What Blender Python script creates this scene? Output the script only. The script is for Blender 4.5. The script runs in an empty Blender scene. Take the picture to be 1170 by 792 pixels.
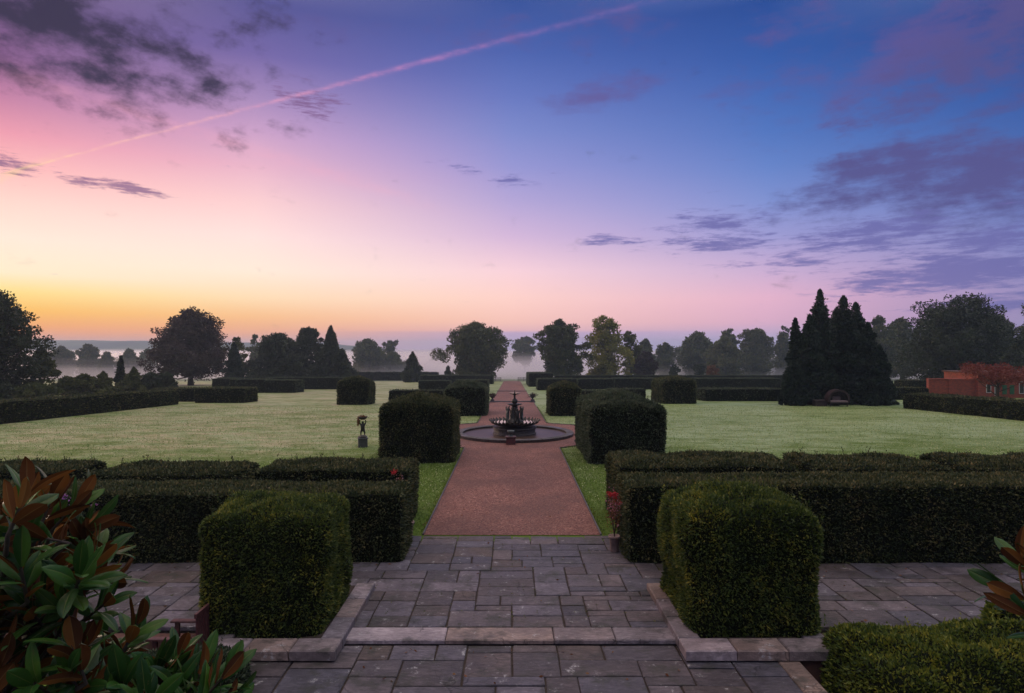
import bpy, math, random
import numpy as np
from mathutils import Vector, noise as mnoise

C = bpy.context.scene.collection
R = math.radians
F, CX, HZ = 715.0, 585.0, 398.0          # focal length and horizon of the photograph, used to turn survey pixels into metres
EYE = 4.0

# ------------------------------------------------------------------ terrain profile
ZP = [(-100, 0), (30, 0), (40, -.3), (55, -.75), (84, -1.8), (141, -3.5), (170, -4.7), (250, -8.2), (400, -10), (6000, -10)]
def zg(y):
    return float(np.interp(y, [p[0] for p in ZP], [p[1] for p in ZP]))
def Yat(py):                              # distance at which a ray through row py meets the ground
    lo, hi = 2.0, 900.0
    s = (py - HZ) / F
    for _ in range(50):
        m = (lo + hi) / 2
        if EYE - s * m > zg(m): lo = m
        else: hi = m
    return lo
def Xat(px, Y): return (px - CX) * Y / F
def Zat(py, Y): return EYE - (py - HZ) * Y / F

# ------------------------------------------------------------------ nodes
def new_mat(name):
    m = bpy.data.materials.new(name); m.use_nodes = True
    nt = m.node_tree; nt.nodes.clear()
    return m, nt
def N(nt, typ, **kw):
    n = nt.nodes.new(typ)
    for k, v in kw.items():
        if k.startswith('i_'):
            key = k[2:]
            key = int(key) if key.isdigit() else key.replace('_', ' ')
            n.inputs[key].default_value = v
        else: setattr(n, k, v)
    return n
def L(nt, a, b): nt.links.new(a, b)
def lin(c):
    return tuple((x/255/12.92 if x/255 <= .04045 else ((x/255+.055)/1.055)**2.4) for x in c)
def ramp(nt, fac, stops, interp='LINEAR'):
    r = nt.nodes.new('ShaderNodeValToRGB'); cr = r.color_ramp; cr.interpolation = interp
    while len(cr.elements) > 1: cr.elements.remove(cr.elements[-1])
    for i, (p, c) in enumerate(stops):
        e = cr.elements[0] if i == 0 else cr.elements.new(p)
        e.position = p; e.color = tuple(c) + (1,)
    if fac is not None: L(nt, fac, r.inputs[0])
    return r
def math_n(nt, op, a, b=None, c=None, clamp=False):
    n = nt.nodes.new('ShaderNodeMath'); n.operation = op; n.use_clamp = clamp
    for i, v in enumerate((a, b, c)):
        if v is None: continue
        if isinstance(v, (int, float)): n.inputs[i].default_value = v
        else: L(nt, v, n.inputs[i])
    return n.outputs[0]
def mixc(nt, fac, a, b, blend='MIX'):
    n = nt.nodes.new('ShaderNodeMix'); n.data_type = 'RGBA'; n.blend_type = blend
    for idx, v in ((0, fac), (6, a), (7, b)):
        if isinstance(v, (int, float)): n.inputs[idx].default_value = v
        elif isinstance(v, tuple): n.inputs[idx].default_value = v + (1,)
        else: L(nt, v, n.inputs[idx])
    return n.outputs[2]
def mrange(nt, v, a, b, c=0., d=1., smooth=True):
    n = nt.nodes.new('ShaderNodeMapRange'); n.interpolation_type = 'SMOOTHSTEP' if smooth else 'LINEAR'
    L(nt, v, n.inputs[0])
    for i, x in enumerate((a, b, c, d)): n.inputs[i+1].default_value = x
    return n.outputs[0]
def noise_n(nt, vec, scale, detail=4, rough=.55, mode='3D'):
    n = nt.nodes.new('ShaderNodeTexNoise'); n.noise_dimensions = mode
    n.inputs['Scale'].default_value = scale; n.inputs['Detail'].default_value = detail; n.inputs['Roughness'].default_value = rough
    if vec is not None: L(nt, vec, n.inputs['Vector'])
    return n.outputs['Fac']
def mapping(nt, vec, scale=(1,1,1), rot=(0,0,0), loc=(0,0,0)):
    n = nt.nodes.new('ShaderNodeMapping'); L(nt, vec, n.inputs[0])
    n.inputs['Location'].default_value = loc; n.inputs['Rotation'].default_value = rot; n.inputs['Scale'].default_value = scale
    return n.outputs[0]
def out_bsdf(nt, col, rough, bump=None, bstr=.3, bdist=.02, spec=.5, translucent=0, tcol=None, metallic=0, coat=0):
    b = nt.nodes.new('ShaderNodeBsdfPrincipled')
    if isinstance(col, tuple): b.inputs['Base Color'].default_value = col + (1,)
    else: L(nt, col, b.inputs['Base Color'])
    if isinstance(rough, (int, float)): b.inputs['Roughness'].default_value = rough
    else: L(nt, rough, b.inputs['Roughness'])
    b.inputs['Specular IOR Level'].default_value = spec
    b.inputs['Metallic'].default_value = metallic
    b.inputs['Coat Weight'].default_value = coat
    if bump is not None:
        bn = nt.nodes.new('ShaderNodeBump'); bn.inputs['Strength'].default_value = bstr; bn.inputs['Distance'].default_value = bdist
        L(nt, bump, bn.inputs['Height']); L(nt, bn.outputs[0], b.inputs['Normal'])
    o = nt.nodes.new('ShaderNodeOutputMaterial')
    sh = b.outputs[0]
    if translucent:
        t = nt.nodes.new('ShaderNodeBsdfTranslucent'); m = nt.nodes.new('ShaderNodeMixShader'); m.inputs[0].default_value = translucent
        c = tcol if tcol is not None else col
        if isinstance(c, tuple): t.inputs[0].default_value = c + (1,)
        else: L(nt, c, t.inputs[0])
        L(nt, sh, m.inputs[1]); L(nt, t.outputs[0], m.inputs[2]); sh = m.outputs[0]
    L(nt, sh, o.inputs['Surface'])
    return b

M = {}
def foliage(name, cols, rough=.6, tr=.18, clump=1.2, spec=.35):
    m, nt = new_mat(name)
    g = nt.nodes.new('ShaderNodeNewGeometry')
    tc = nt.nodes.new('ShaderNodeTexCoord')
    n = noise_n(nt, tc.outputs['Object'], clump, 3, .6)
    v = math_n(nt, 'ADD', math_n(nt, 'MULTIPLY', g.outputs['Random Per Island'], .55), math_n(nt, 'MULTIPLY_ADD', n, 1.1, -.32), clamp=True)
    k = len(cols)
    r = ramp(nt, v, [(i/(k-1), c) for i, c in enumerate(cols)])
    out_bsdf(nt, r.outputs[0], rough, translucent=tr, spec=spec)
    M[name] = m
def plain(name, c1, c2, scale=8, rough=.8, bstr=.3, bdist=.01, detail=5, metallic=0, spec=.5):
    m, nt = new_mat(name)
    tc = nt.nodes.new('ShaderNodeTexCoord')
    n = noise_n(nt, tc.outputs['Object'], scale, detail, .6)
    r = ramp(nt, n, [(.3, c1), (.7, c2)])
    out_bsdf(nt, r.outputs[0], rough, bump=n, bstr=bstr, bdist=bdist, metallic=metallic, spec=spec)
    M[name] = m

foliage('yew', [(.014,.026,.010), (.030,.052,.016), (.085,.092,.028), (.24,.19,.075)], clump=2.4)
foliage('yew_fresh', [(.014,.028,.010), (.040,.074,.014), (.11,.145,.02), (.36,.30,.035)], clump=2.2, tr=.25)
foliage('yew_frosted', [(.020,.038,.018), (.042,.070,.034), (.085,.110,.055), (.16,.165,.09)], clump=1.6)
foliage('box_leaf', [(.02,.04,.01), (.06,.10,.014), (.16,.19,.02), (.38,.33,.035)], clump=3, tr=.25)
foliage('rosemary_leaf', [(.015,.028,.014), (.03,.05,.025), (.05,.08,.035)], clump=4)
foliage('oak_leaf', [(.024,.038,.014), (.048,.068,.018), (.085,.10,.024), (.13,.12,.03)], clump=.35)
foliage('dark_leaf', [(.014,.024,.013), (.026,.042,.018), (.045,.062,.024)], clump=.35)
foliage('copper_leaf', [(.022,.012,.013), (.04,.022,.02), (.06,.04,.025)], clump=.35)
foliage('yellow_leaf', [(.08,.09,.018), (.15,.16,.025), (.25,.24,.035), (.36,.30,.05)], clump=.3, tr=.3)
foliage('olive_leaf', [(.045,.058,.02), (.085,.10,.026), (.14,.14,.034)], clump=.3)
foliage('conifer_leaf', [(.008,.018,.013), (.015,.033,.020), (.025,.05,.025)], clump=.9)
foliage('maple_leaf', [(.10,.02,.012), (.18,.035,.02), (.22,.06,.03)], clump=1.5, tr=.3)
foliage('red_petal', [(.32,.01,.02), (.5,.02,.03)], clump=5, tr=.3)
foliage('pink_petal', [(.35,.12,.16), (.5,.25,.28)], clump=5, tr=.3)
foliage('violet_petal', [(.22,.08,.25), (.35,.15,.4)], clump=5, tr=.3)
foliage('russet_leaf', [(.12,.035,.02), (.20,.08,.03), (.10,.09,.03)], clump=3, tr=.3)
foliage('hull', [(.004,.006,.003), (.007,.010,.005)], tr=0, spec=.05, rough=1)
plain('bark', (.03,.022,.016), (.07,.055,.04), 6, .95, .6, .03)
plain('soil', (.02,.014,.01), (.05,.035,.025), 14, 1, .8, .03)
plain('bronze', (.018,.014,.012), (.05,.05,.042), 14, .5, .4, .01, metallic=.35)
plain('verdigris', (.025,.03,.028), (.09,.12,.11), 14, .7, .4, .01)
plain('terracotta', (.16,.10,.085), (.34,.25,.22), 9, .85, .3, .01)
plain('red_wood', (.05,.016,.018), (.12,.04,.04), 22, .55, .3, .004)
plain('dark_wood', (.018,.009,.010), (.045,.02,.02), 22, .6, .3, .004)
plain('white_wood', (.45,.42,.42), (.6,.57,.55), 12, .6, .2, .004)
plain('cushion', (.15,.10,.10), (.24,.18,.17), 12, .9, .2, .004)
plain('green_paint', (.015,.09,.045), (.025,.13,.06), 5, .5, .1, .002)
plain('dark_glass', (.01,.012,.015), (.03,.035,.04), 3, .1, .0, .001)
plain('slate', (.05,.045,.05), (.10,.09,.10), 5, .7, .4, .01)
plain('lead', (.04,.045,.05), (.08,.085,.09), 10, .6, .2, .004)

def stone(name, base, dark, pale, lichen=.5, island=True):
    m, nt = new_mat(name)
    tc = nt.nodes.new('ShaderNodeTexCoord'); g = nt.nodes.new('ShaderNodeNewGeometry')
    o = tc.outputs['Object']
    n1 = noise_n(nt, o, 1.3, 6, .65)
    n2 = noise_n(nt, mapping(nt, o, (1, 3.2, 1), (0, 0, .4)), 9, 6, .7)
    n3 = noise_n(nt, o, 60, 4, .7)
    v = math_n(nt, 'MULTIPLY_ADD', n1, .5, math_n(nt, 'MULTIPLY', n2, .5))
    c = ramp(nt, v, [(.3, dark), (.5, base), (.72, pale)]).outputs[0]
    if island:
        tint = ramp(nt, g.outputs['Random Per Island'], [(0, (.5,.48,.52)), (.2, (1.2,1.02,.92)), (.4, (.72,.74,.85)), (.6, (1.45,1.35,1.42)), (.8, (.9,.72,.58)), (1, (.62,.62,.72))]).outputs[0]
        c = mixc(nt, 1, c, tint, 'MULTIPLY')
    li = mrange(nt, noise_n(nt, o, 4.5, 11, .82), .57, .66)
    c = mixc(nt, math_n(nt, 'MULTIPLY', li, lichen), c, (.5, .5, .5))
    mo = mrange(nt, noise_n(nt, mapping(nt, o, loc=(7, 3, 1)), 2.3, 6, .7), .50, .66)
    c = mixc(nt, math_n(nt, 'MULTIPLY', mo, .7), c, (.035, .038, .028))
    vo = nt.nodes.new('ShaderNodeTexVoronoi'); vo.feature = 'DISTANCE_TO_EDGE'; vo.inputs['Scale'].default_value = 1.15; vo.inputs['Randomness'].default_value = 1
    wv = nt.nodes.new('ShaderNodeVectorMath'); wv.operation = 'ADD'; L(nt, o, wv.inputs[0])
    nn_ = nt.nodes.new('ShaderNodeTexNoise'); nn_.inputs['Scale'].default_value = 3; nn_.inputs['Detail'].default_value = 6; L(nt, o, nn_.inputs['Vector'])
    sc_ = nt.nodes.new('ShaderNodeVectorMath'); sc_.operation = 'SCALE'; sc_.inputs['Scale'].default_value = .5; L(nt, nn_.outputs['Color'], sc_.inputs[0]); L(nt, sc_.outputs[0], wv.inputs[1]); L(nt, wv.outputs[0], vo.inputs['Vector'])
    crack = math_n(nt, 'MULTIPLY', mrange(nt, vo.outputs['Distance'], .003, .009, .6, 0), mrange(nt, noise_n(nt, o, .9, 3), .52, .60))
    c = mixc(nt, math_n(nt, 'MULTIPLY', crack, .8), c, (.015, .013, .012))
    h = math_n(nt, 'SUBTRACT', math_n(nt, 'ADD', math_n(nt, 'MULTIPLY', n2, 1.2), math_n(nt, 'MULTIPLY', n3, .4)), crack)
    rg = mrange(nt, n1, .35, .6, .32, .8)
    out_bsdf(nt, c, rg, bump=h, bstr=.8, bdist=.03, spec=.5)
    M[name] = m
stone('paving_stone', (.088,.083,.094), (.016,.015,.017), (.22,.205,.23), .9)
stone('coping_stone', (.23,.205,.205), (.075,.065,.065), (.50,.45,.45), 1.0)
stone('pool_stone', (.06,.052,.052), (.025,.022,.022), (.13,.115,.115), .25, island=False)

m, nt = new_mat('gravel'); M['gravel'] = m
tc = nt.nodes.new('ShaderNodeTexCoord'); o = tc.outputs['Object']
v = nt.nodes.new('ShaderNodeTexVoronoi'); v.inputs['Scale'].default_value = 42; L(nt, o, v.inputs['Vector'])
big = noise_n(nt, o, .5, 5, .6)
mid = noise_n(nt, o, 5, 5, .7)
sep = nt.nodes.new('ShaderNodeSeparateColor'); L(nt, v.outputs['Color'], sep.inputs[0])
cell = ramp(nt, sep.outputs[0], [(0, (.05,.018,.013)), (.35, (.16,.058,.040)), (.75, (.26,.108,.080)), (1, (.42,.23,.18))]).outputs[0]
cell = mixc(nt, mrange(nt, big, .35, .65, .0, .6), cell, (.10,.046,.036))
cell = mixc(nt, mrange(nt, mid, .5, .75, .0, .5), cell, (.08,.042,.036))
h = math_n(nt, 'ADD', math_n(nt, 'MULTIPLY', math_n(nt, 'SUBTRACT', 1.0, v.outputs['Distance']), 1.0), math_n(nt, 'MULTIPLY', mid, .5))
out_bsdf(nt, cell, .75, bump=h, bstr=.8, bdist=.025, spec=.4)

m, nt = new_mat('dewy_grass'); M['dewy_grass'] = m
tc = nt.nodes.new('ShaderNodeTexCoord'); o = tc.outputs['Object']
st = noise_n(nt, mapping(nt, o, (.38, .8, 1), (0, 0, .35)), 1.3, 11, .78)     # mown / trodden streaks across the lawn
pt = noise_n(nt, o, .14, 5, .6)
fine = noise_n(nt, mapping(nt, o, (1, 2, 1)), 14, 5, .75)
sx_ = nt.nodes.new('ShaderNodeSeparateXYZ'); L(nt, o, sx_.inputs[0]); sx0 = sx_.outputs[0]
gcol = ramp(nt, fine, [(.25, (.03,.065,.008)), (.5, (.085,.145,.016)), (.8, (.18,.25,.03))]).outputs[0]
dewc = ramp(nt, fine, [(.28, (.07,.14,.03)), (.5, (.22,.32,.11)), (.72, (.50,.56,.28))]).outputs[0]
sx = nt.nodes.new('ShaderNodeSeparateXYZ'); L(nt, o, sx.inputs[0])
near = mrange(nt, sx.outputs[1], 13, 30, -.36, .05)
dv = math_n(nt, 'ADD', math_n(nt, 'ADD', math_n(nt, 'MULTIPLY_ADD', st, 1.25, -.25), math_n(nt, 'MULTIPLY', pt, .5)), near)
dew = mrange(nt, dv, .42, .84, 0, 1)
warm_patch = mrange(nt, noise_n(nt, mapping(nt, o, (.4, .9, 1), (0, 0, -.3), (31, 7, 0)), 1.0, 10, .78), .38, .62, 0, .85)
left_light = mrange(nt, sx0, -16, 8, 1.0, .12)  # warm light on the left lawn, put into the grass colour as straw patches
dewc = mixc(nt, math_n(nt, 'MULTIPLY', warm_patch, left_light), dewc, (.46,.35,.20))
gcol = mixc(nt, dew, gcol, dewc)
b = out_bsdf(nt, gcol, mrange(nt, dew, 0, 1, .75, .5), bump=math_n(nt, 'ADD', fine, math_n(nt, 'MULTIPLY', st, .5)), bstr=.6, bdist=.05, spec=.15)
L(nt, math_n(nt, 'MULTIPLY', dew, .1), b.inputs['Coat Weight']); b.inputs['Coat Roughness'].default_value = .38
L(nt, math_n(nt, 'MULTIPLY', dew, .12), b.inputs['Sheen Weight']); b.inputs['Sheen Roughness'].default_value = .4

m, nt = new_mat('field_grass'); M['field_grass'] = m
tc = nt.nodes.new('ShaderNodeTexCoord'); o = tc.outputs['Object']
n = noise_n(nt, o, .02, 6, .6)
out_bsdf(nt, ramp(nt, n, [(.3, (.05,.08,.03)), (.7, (.16,.19,.09))]).outputs[0], .8)
m, nt = new_mat('wooded_hill'); M['wooded_hill'] = m
tc = nt.nodes.new('ShaderNodeTexCoord'); o = tc.outputs['Object']
n = noise_n(nt, o, .012, 8, .7)
out_bsdf(nt, ramp(nt, n, [(.4, (.02,.03,.018)), (.6, (.07,.09,.04))]).outputs[0], .9, spec=.1)

m, nt = new_mat('brick'); M['brick'] = m
tc = nt.nodes.new('ShaderNodeTexCoord'); o = tc.outputs['Object']
sep = nt.nodes.new('ShaderNodeSeparateXYZ'); L(nt, o, sep.inputs[0])
cmb = nt.nodes.new('ShaderNodeCombineXYZ'); L(nt, math_n(nt, 'ADD', sep.outputs[0], sep.outputs[1]), cmb.inputs[0]); L(nt, sep.outputs[2], cmb.inputs[1])
bt = nt.nodes.new('ShaderNodeTexBrick'); L(nt, cmb.outputs[0], bt.inputs['Vector'])
bt.inputs['Color1'].default_value = (.38,.055,.024,1); bt.inputs['Color2'].default_value = (.20,.033,.018,1); bt.inputs['Mortar'].default_value = (.17,.10,.075,1)
bt.inputs['Scale'].default_value = 1; bt.inputs['Brick Width'].default_value = .225; bt.inputs['Row Height'].default_value = .075; bt.inputs['Mortar Size'].default_value = .008
n = noise_n(nt, o, 1.1, 6, .7)
out_bsdf(nt, mixc(nt, mrange(nt, n, .45, .75, 0, .6), bt.outputs['Color'], (.14,.045,.03)), .85, bump=bt.outputs['Fac'], bstr=-.3, bdist=.01)

plain('old_brick', (.045,.022,.018), (.12,.05,.036), 9, .9, .5, .01)
m, nt = new_mat('pool_water'); M['pool_water'] = m
tc = nt.nodes.new('ShaderNodeTexCoord')
out_bsdf(nt, (.02,.018,.012), .04, bump=noise_n(nt, tc.outputs['Object'], 5, 3), bstr=.05, bdist=.01, spec=.7)

plain('murky_water', (.03,.017,.010), (.07,.04,.028), 2.5, .42, .3, .02, spec=.3)
m, nt = new_mat('magnolia_leaf'); M['magnolia_leaf'] = m      # glossy green above, felted rust below
g = nt.nodes.new('ShaderNodeNewGeometry'); tc = nt.nodes.new('ShaderNodeTexCoord')
rnd = g.outputs['Random Per Island']
nz = noise_n(nt, tc.outputs['Object'], 14, 4, .6)
top = ramp(nt, math_n(nt, 'ADD', math_n(nt, 'MULTIPLY', rnd, .7), math_n(nt, 'MULTIPLY', nz, .3)), [(0, (.008,.028,.007)), (.5, (.020,.068,.012)), (.85, (.05,.12,.016)), (1, (.13,.18,.025))]).outputs[0]
und = ramp(nt, rnd, [(0, (.055,.020,.008)), (.6, (.13,.048,.013)), (1, (.26,.11,.025))]).outputs[0]
ra = nt.nodes.new('ShaderNodeAttribute'); ra.attribute_name = 'rib'
top = mixc(nt, math_n(nt, 'MULTIPLY', ra.outputs['Fac'], .6), top, (.16,.19,.05))
und = mixc(nt, math_n(nt, 'MULTIPLY', ra.outputs['Fac'], .5), und, (.30,.20,.07))
spot = mrange(nt, noise_n(nt, tc.outputs['Object'], 55, 3), .62, .70)
top = mixc(nt, math_n(nt, 'MULTIPLY', spot, .5), top, (.10,.08,.03))
col = mixc(nt, g.outputs['Backfacing'], top, und)
rgh = mrange(nt, g.outputs['Backfacing'], 0, 1, .36, .8)
out_bsdf(nt, col, rgh, bump=nz, bstr=.25, bdist=.01, translucent=.18, spec=.22)

# ------------------------------------------------------------------ mesh helpers
def tag(o, label=None, cat=None, group=None, kind=None):
    if label: o['label'] = label
    if cat: o['category'] = cat
    if group: o['group'] = group
    if kind: o['kind'] = kind
    return o
def empty(name, loc, rz=0, **kw):
    o = bpy.data.objects.new(name, None); o.empty_display_size = .3; C.objects.link(o)
    o.location = loc; o.rotation_euler = (0, 0, rz); return tag(o, **kw)
class MB:
    """collects geometry (numpy blocks of quads / polys) and links it as ONE mesh object"""
    def __init__(s): s.v = []; s.q = []; s.qi = []; s.polys = []; s.pi = []; s.n = 0; s.smooth = False
    def quads(s, V, Q, mi=0):
        V = np.asarray(V, float).reshape(-1, 3); Q = np.asarray(Q, int).reshape(-1, 4)
        s.v.append(V); s.q.append(Q + s.n); s.qi.append(np.full(len(Q), mi)); s.n += len(V); return s
    def poly(s, V, P, mi=0):
        V = np.asarray(V, float).reshape(-1, 3)
        s.v.append(V)
        for p in P: s.polys.append([i + s.n for i in p]); s.pi.append(mi)
        s.n += len(V); return s
    def box(s, x0, x1, y0, y1, z0, z1, mi=0, bev=0):
        V = [(x, y, z) for z in (z0, z1) for y in (y0, y1) for x in (x0, x1)]
        if bev:
            V = []
            for z, b in ((z0, 0), (z1-bev, 0), (z1, bev)):
                V += [(x0+b, y0+b, z), (x1-b, y0+b, z), (x1-b, y1-b, z), (x0+b, y1-b, z)]
            Q = [(3,2,1,0), (8,9,10,11)]
            for k in (0, 4):
                for i in range(4): Q.append((k+i, k+(i+1) % 4, k+4+(i+1) % 4, k+4+i))
            return s.quads(V, Q, mi)
        return s.quads(V, [(0,2,3,1), (4,5,7,6), (0,1,5,4), (2,6,7,3), (0,4,6,2), (1,3,7,5)], mi)
    def obox(s, c, size, rz=0, rx=0, mi=0):
        hx, hy, hz = (k/2 for k in size)
        V = np.array([(x, y, z) for z in (-hz, hz) for y in (-hy, hy) for x in (-hx, hx)])
        a = np.array([[1,0,0],[0,math.cos(rx),-math.sin(rx)],[0,math.sin(rx),math.cos(rx)]])
        b = np.array([[math.cos(rz),-math.sin(rz),0],[math.sin(rz),math.cos(rz),0],[0,0,1]])
        V = V @ (b @ a).T + np.array(c)
        return s.quads(V, [(0,2,3,1), (4,5,7,6), (0,1,5,4), (2,6,7,3), (0,4,6,2), (1,3,7,5)], mi)
    def tube(s, pts, rad, seg=8, mi=0, cap=True):
        pts = [Vector(p) for p in pts]; V = []
        n = len(pts)
        ref = Vector((.31, .77, .12)).normalized()
        for i, p in enumerate(pts):
            d = (pts[min(i+1, n-1)] - pts[max(i-1, 0)]).normalized()
            a = d.cross(ref)
            if a.length < 1e-3: a = d.cross(Vector((1, 0, 0)))
            a.normalize(); b2 = d.cross(a)
            r = rad[i] if hasattr(rad, '__len__') else rad
            for k in range(seg):
                t = 2*math.pi*k/seg
                V.append(p + (a*math.cos(t) + b2*math.sin(t))*r)
        Q = [(i*seg+k, i*seg+(k+1) % seg, (i+1)*seg+(k+1) % seg, (i+1)*seg+k) for i in range(n-1) for k in range(seg)]
        s.quads([tuple(v) for v in V], Q, mi)
        if cap:
            s.poly([tuple(v) for v in V[:seg]], [list(range(seg))[::-1]], mi); s.poly([tuple(v) for v in V[-seg:]], [list(range(seg))], mi)
        return s
    def lathe(s, prof, seg=24, c=(0, 0, 0), mi=0, wob=None):
        V = []
        for r, z in prof:
            for k in range(seg):
                t = 2*math.pi*k/seg
                rr = r*(wob(t, z) if wob else 1)
                V.append((c[0]+rr*math.cos(t), c[1]+rr*math.sin(t), c[2]+z))
        Q = [(i*seg+k, i*seg+(k+1) % seg, (i+1)*seg+(k+1) % seg, (i+1)*seg+k) for i in range(len(prof)-1) for k in range(seg)]
        return s.quads(V, Q, mi)
    def ball(s, c, r, mi=0, seg=12, rings=8):
        r = r if hasattr(r, '__len__') else (r, r, r)
        V = []; 
        for i in range(rings+1):
            ph = math.pi*i/rings
            for k in range(seg):
                t = 2*math.pi*k/seg
                V.append((c[0]+r[0]*math.sin(ph)*math.cos(t), c[1]+r[1]*math.sin(ph)*math.sin(t), c[2]-r[2]*math.cos(ph)))
        Q = [(i*seg+k, i*seg+(k+1) % seg, (i+1)*seg+(k+1) % seg, (i+1)*seg+k) for i in range(rings) for k in range(seg)]
        return s.quads(V, Q, mi)
    def leaves(s, P, D, Ln, W, rng, mi=0, spread=.8, up=.25):
        """diamond leaves from points P growing along D with random spread"""
        n = len(P)
        d = D + rng.normal(0, spread, (n, 3)); d[:, 2] += up
        d /= np.linalg.norm(d, axis=1)[:, None] + 1e-9
        q = np.cross(d, rng.normal(0, 1, (n, 3))); q /= np.linalg.norm(q, axis=1)[:, None] + 1e-9
        l = (Ln*rng.uniform(.6, 1.35, n))[:, None]; w = (W*rng.uniform(.7, 1.3, n))[:, None]*.5
        V = np.stack([P, P + d*l*.45 + q*w, P + d*l, P + d*l*.45 - q*w], 1).reshape(-1, 3)
        return s.quads(V, np.arange(n*4).reshape(n, 4), mi)
    def build(s, name, mats, parent=None, loc=(0, 0, 0), smooth=False):
        me = bpy.data.meshes.new(name)
        V = np.concatenate(s.v) if s.v else np.zeros((0, 3))
        Q = np.concatenate(s.q) if s.q else np.zeros((0, 4), int)
        qi = np.concatenate(s.qi) if s.qi else np.zeros(0, int)
        nl = Q.size + sum(len(p) for p in s.polys)
        me.vertices.add(len(V)); me.vertices.foreach_set('co', V.astype(np.float32).ravel())
        idx = Q.ravel().tolist(); starts = list(range(0, Q.size, 4)); mi = qi.tolist()
        for p, m_ in zip(s.polys, s.pi): starts.append(len(idx)); idx += p; mi.append(m_)
        me.loops.add(nl); me.loops.foreach_set('vertex_index', np.array(idx, np.int32))
        me.polygons.add(len(starts)); me.polygons.foreach_set('loop_start', np.array(starts, np.int32))
        for m_ in (mats if isinstance(mats, (list, tuple)) else [mats]): me.materials.append(M[m_])
        me.polygons.foreach_set('material_index', np.array(mi, np.int32))
        me.polygons.foreach_set('use_smooth', np.full(len(starts), smooth))
        me.update(calc_edges=True); me.validate()
        o = bpy.data.objects.new(name, me); C.objects.link(o); o.location = loc
        if parent is not None: o.parent = parent
        return o

def copy_tree(o, parent=None):
    c = o.copy(); C.objects.link(c)
    if parent is not None: c.parent = parent
    for ch in list(o.children): copy_tree(ch, c)
    return c

# ------------------------------------------------------------------ hedges
def grid_box(x0, x1, y0, y1, h, step):
    """open-bottomed box as a grid of quads"""
    V, Q, nrm = [], [], []
    def face(o, u, v, lu, lv):
        nu, nv = max(1, round(lu/step)), max(1, round(lv/step))
        b = len(V)
        for j in range(nv+1):
            for i in range(nu+1):
                V.append([o[k] + u[k]*lu*i/nu + v[k]*lv*j/nv for k in range(3)])
        for j in range(nv):
            for i in range(nu):
                a = b + j*(nu+1) + i; Q.append((a, a+1, a+nu+2, a+nu+1))
    w, d = x1-x0, y1-y0
    face((x0, y0, 0), (1,0,0), (0,0,1), w, h); face((x1, y1, 0), (-1,0,0), (0,0,1), w, h)
    face((x1, y0, 0), (0,1,0), (0,0,1), d, h); face((x0, y1, 0), (0,-1,0), (0,0,1), d, h)
    face((x0, y0, h), (1,0,0), (0,1,0), w, d)
    return np.array(V, float), np.array(Q, int)
def fnoise(V, sc, seed):
    return np.array([mnoise.noise(Vector((p[0]*sc+seed*7.3, p[1]*sc+seed*3.1, p[2]*sc))) for p in V])
seedc = [10]
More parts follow.
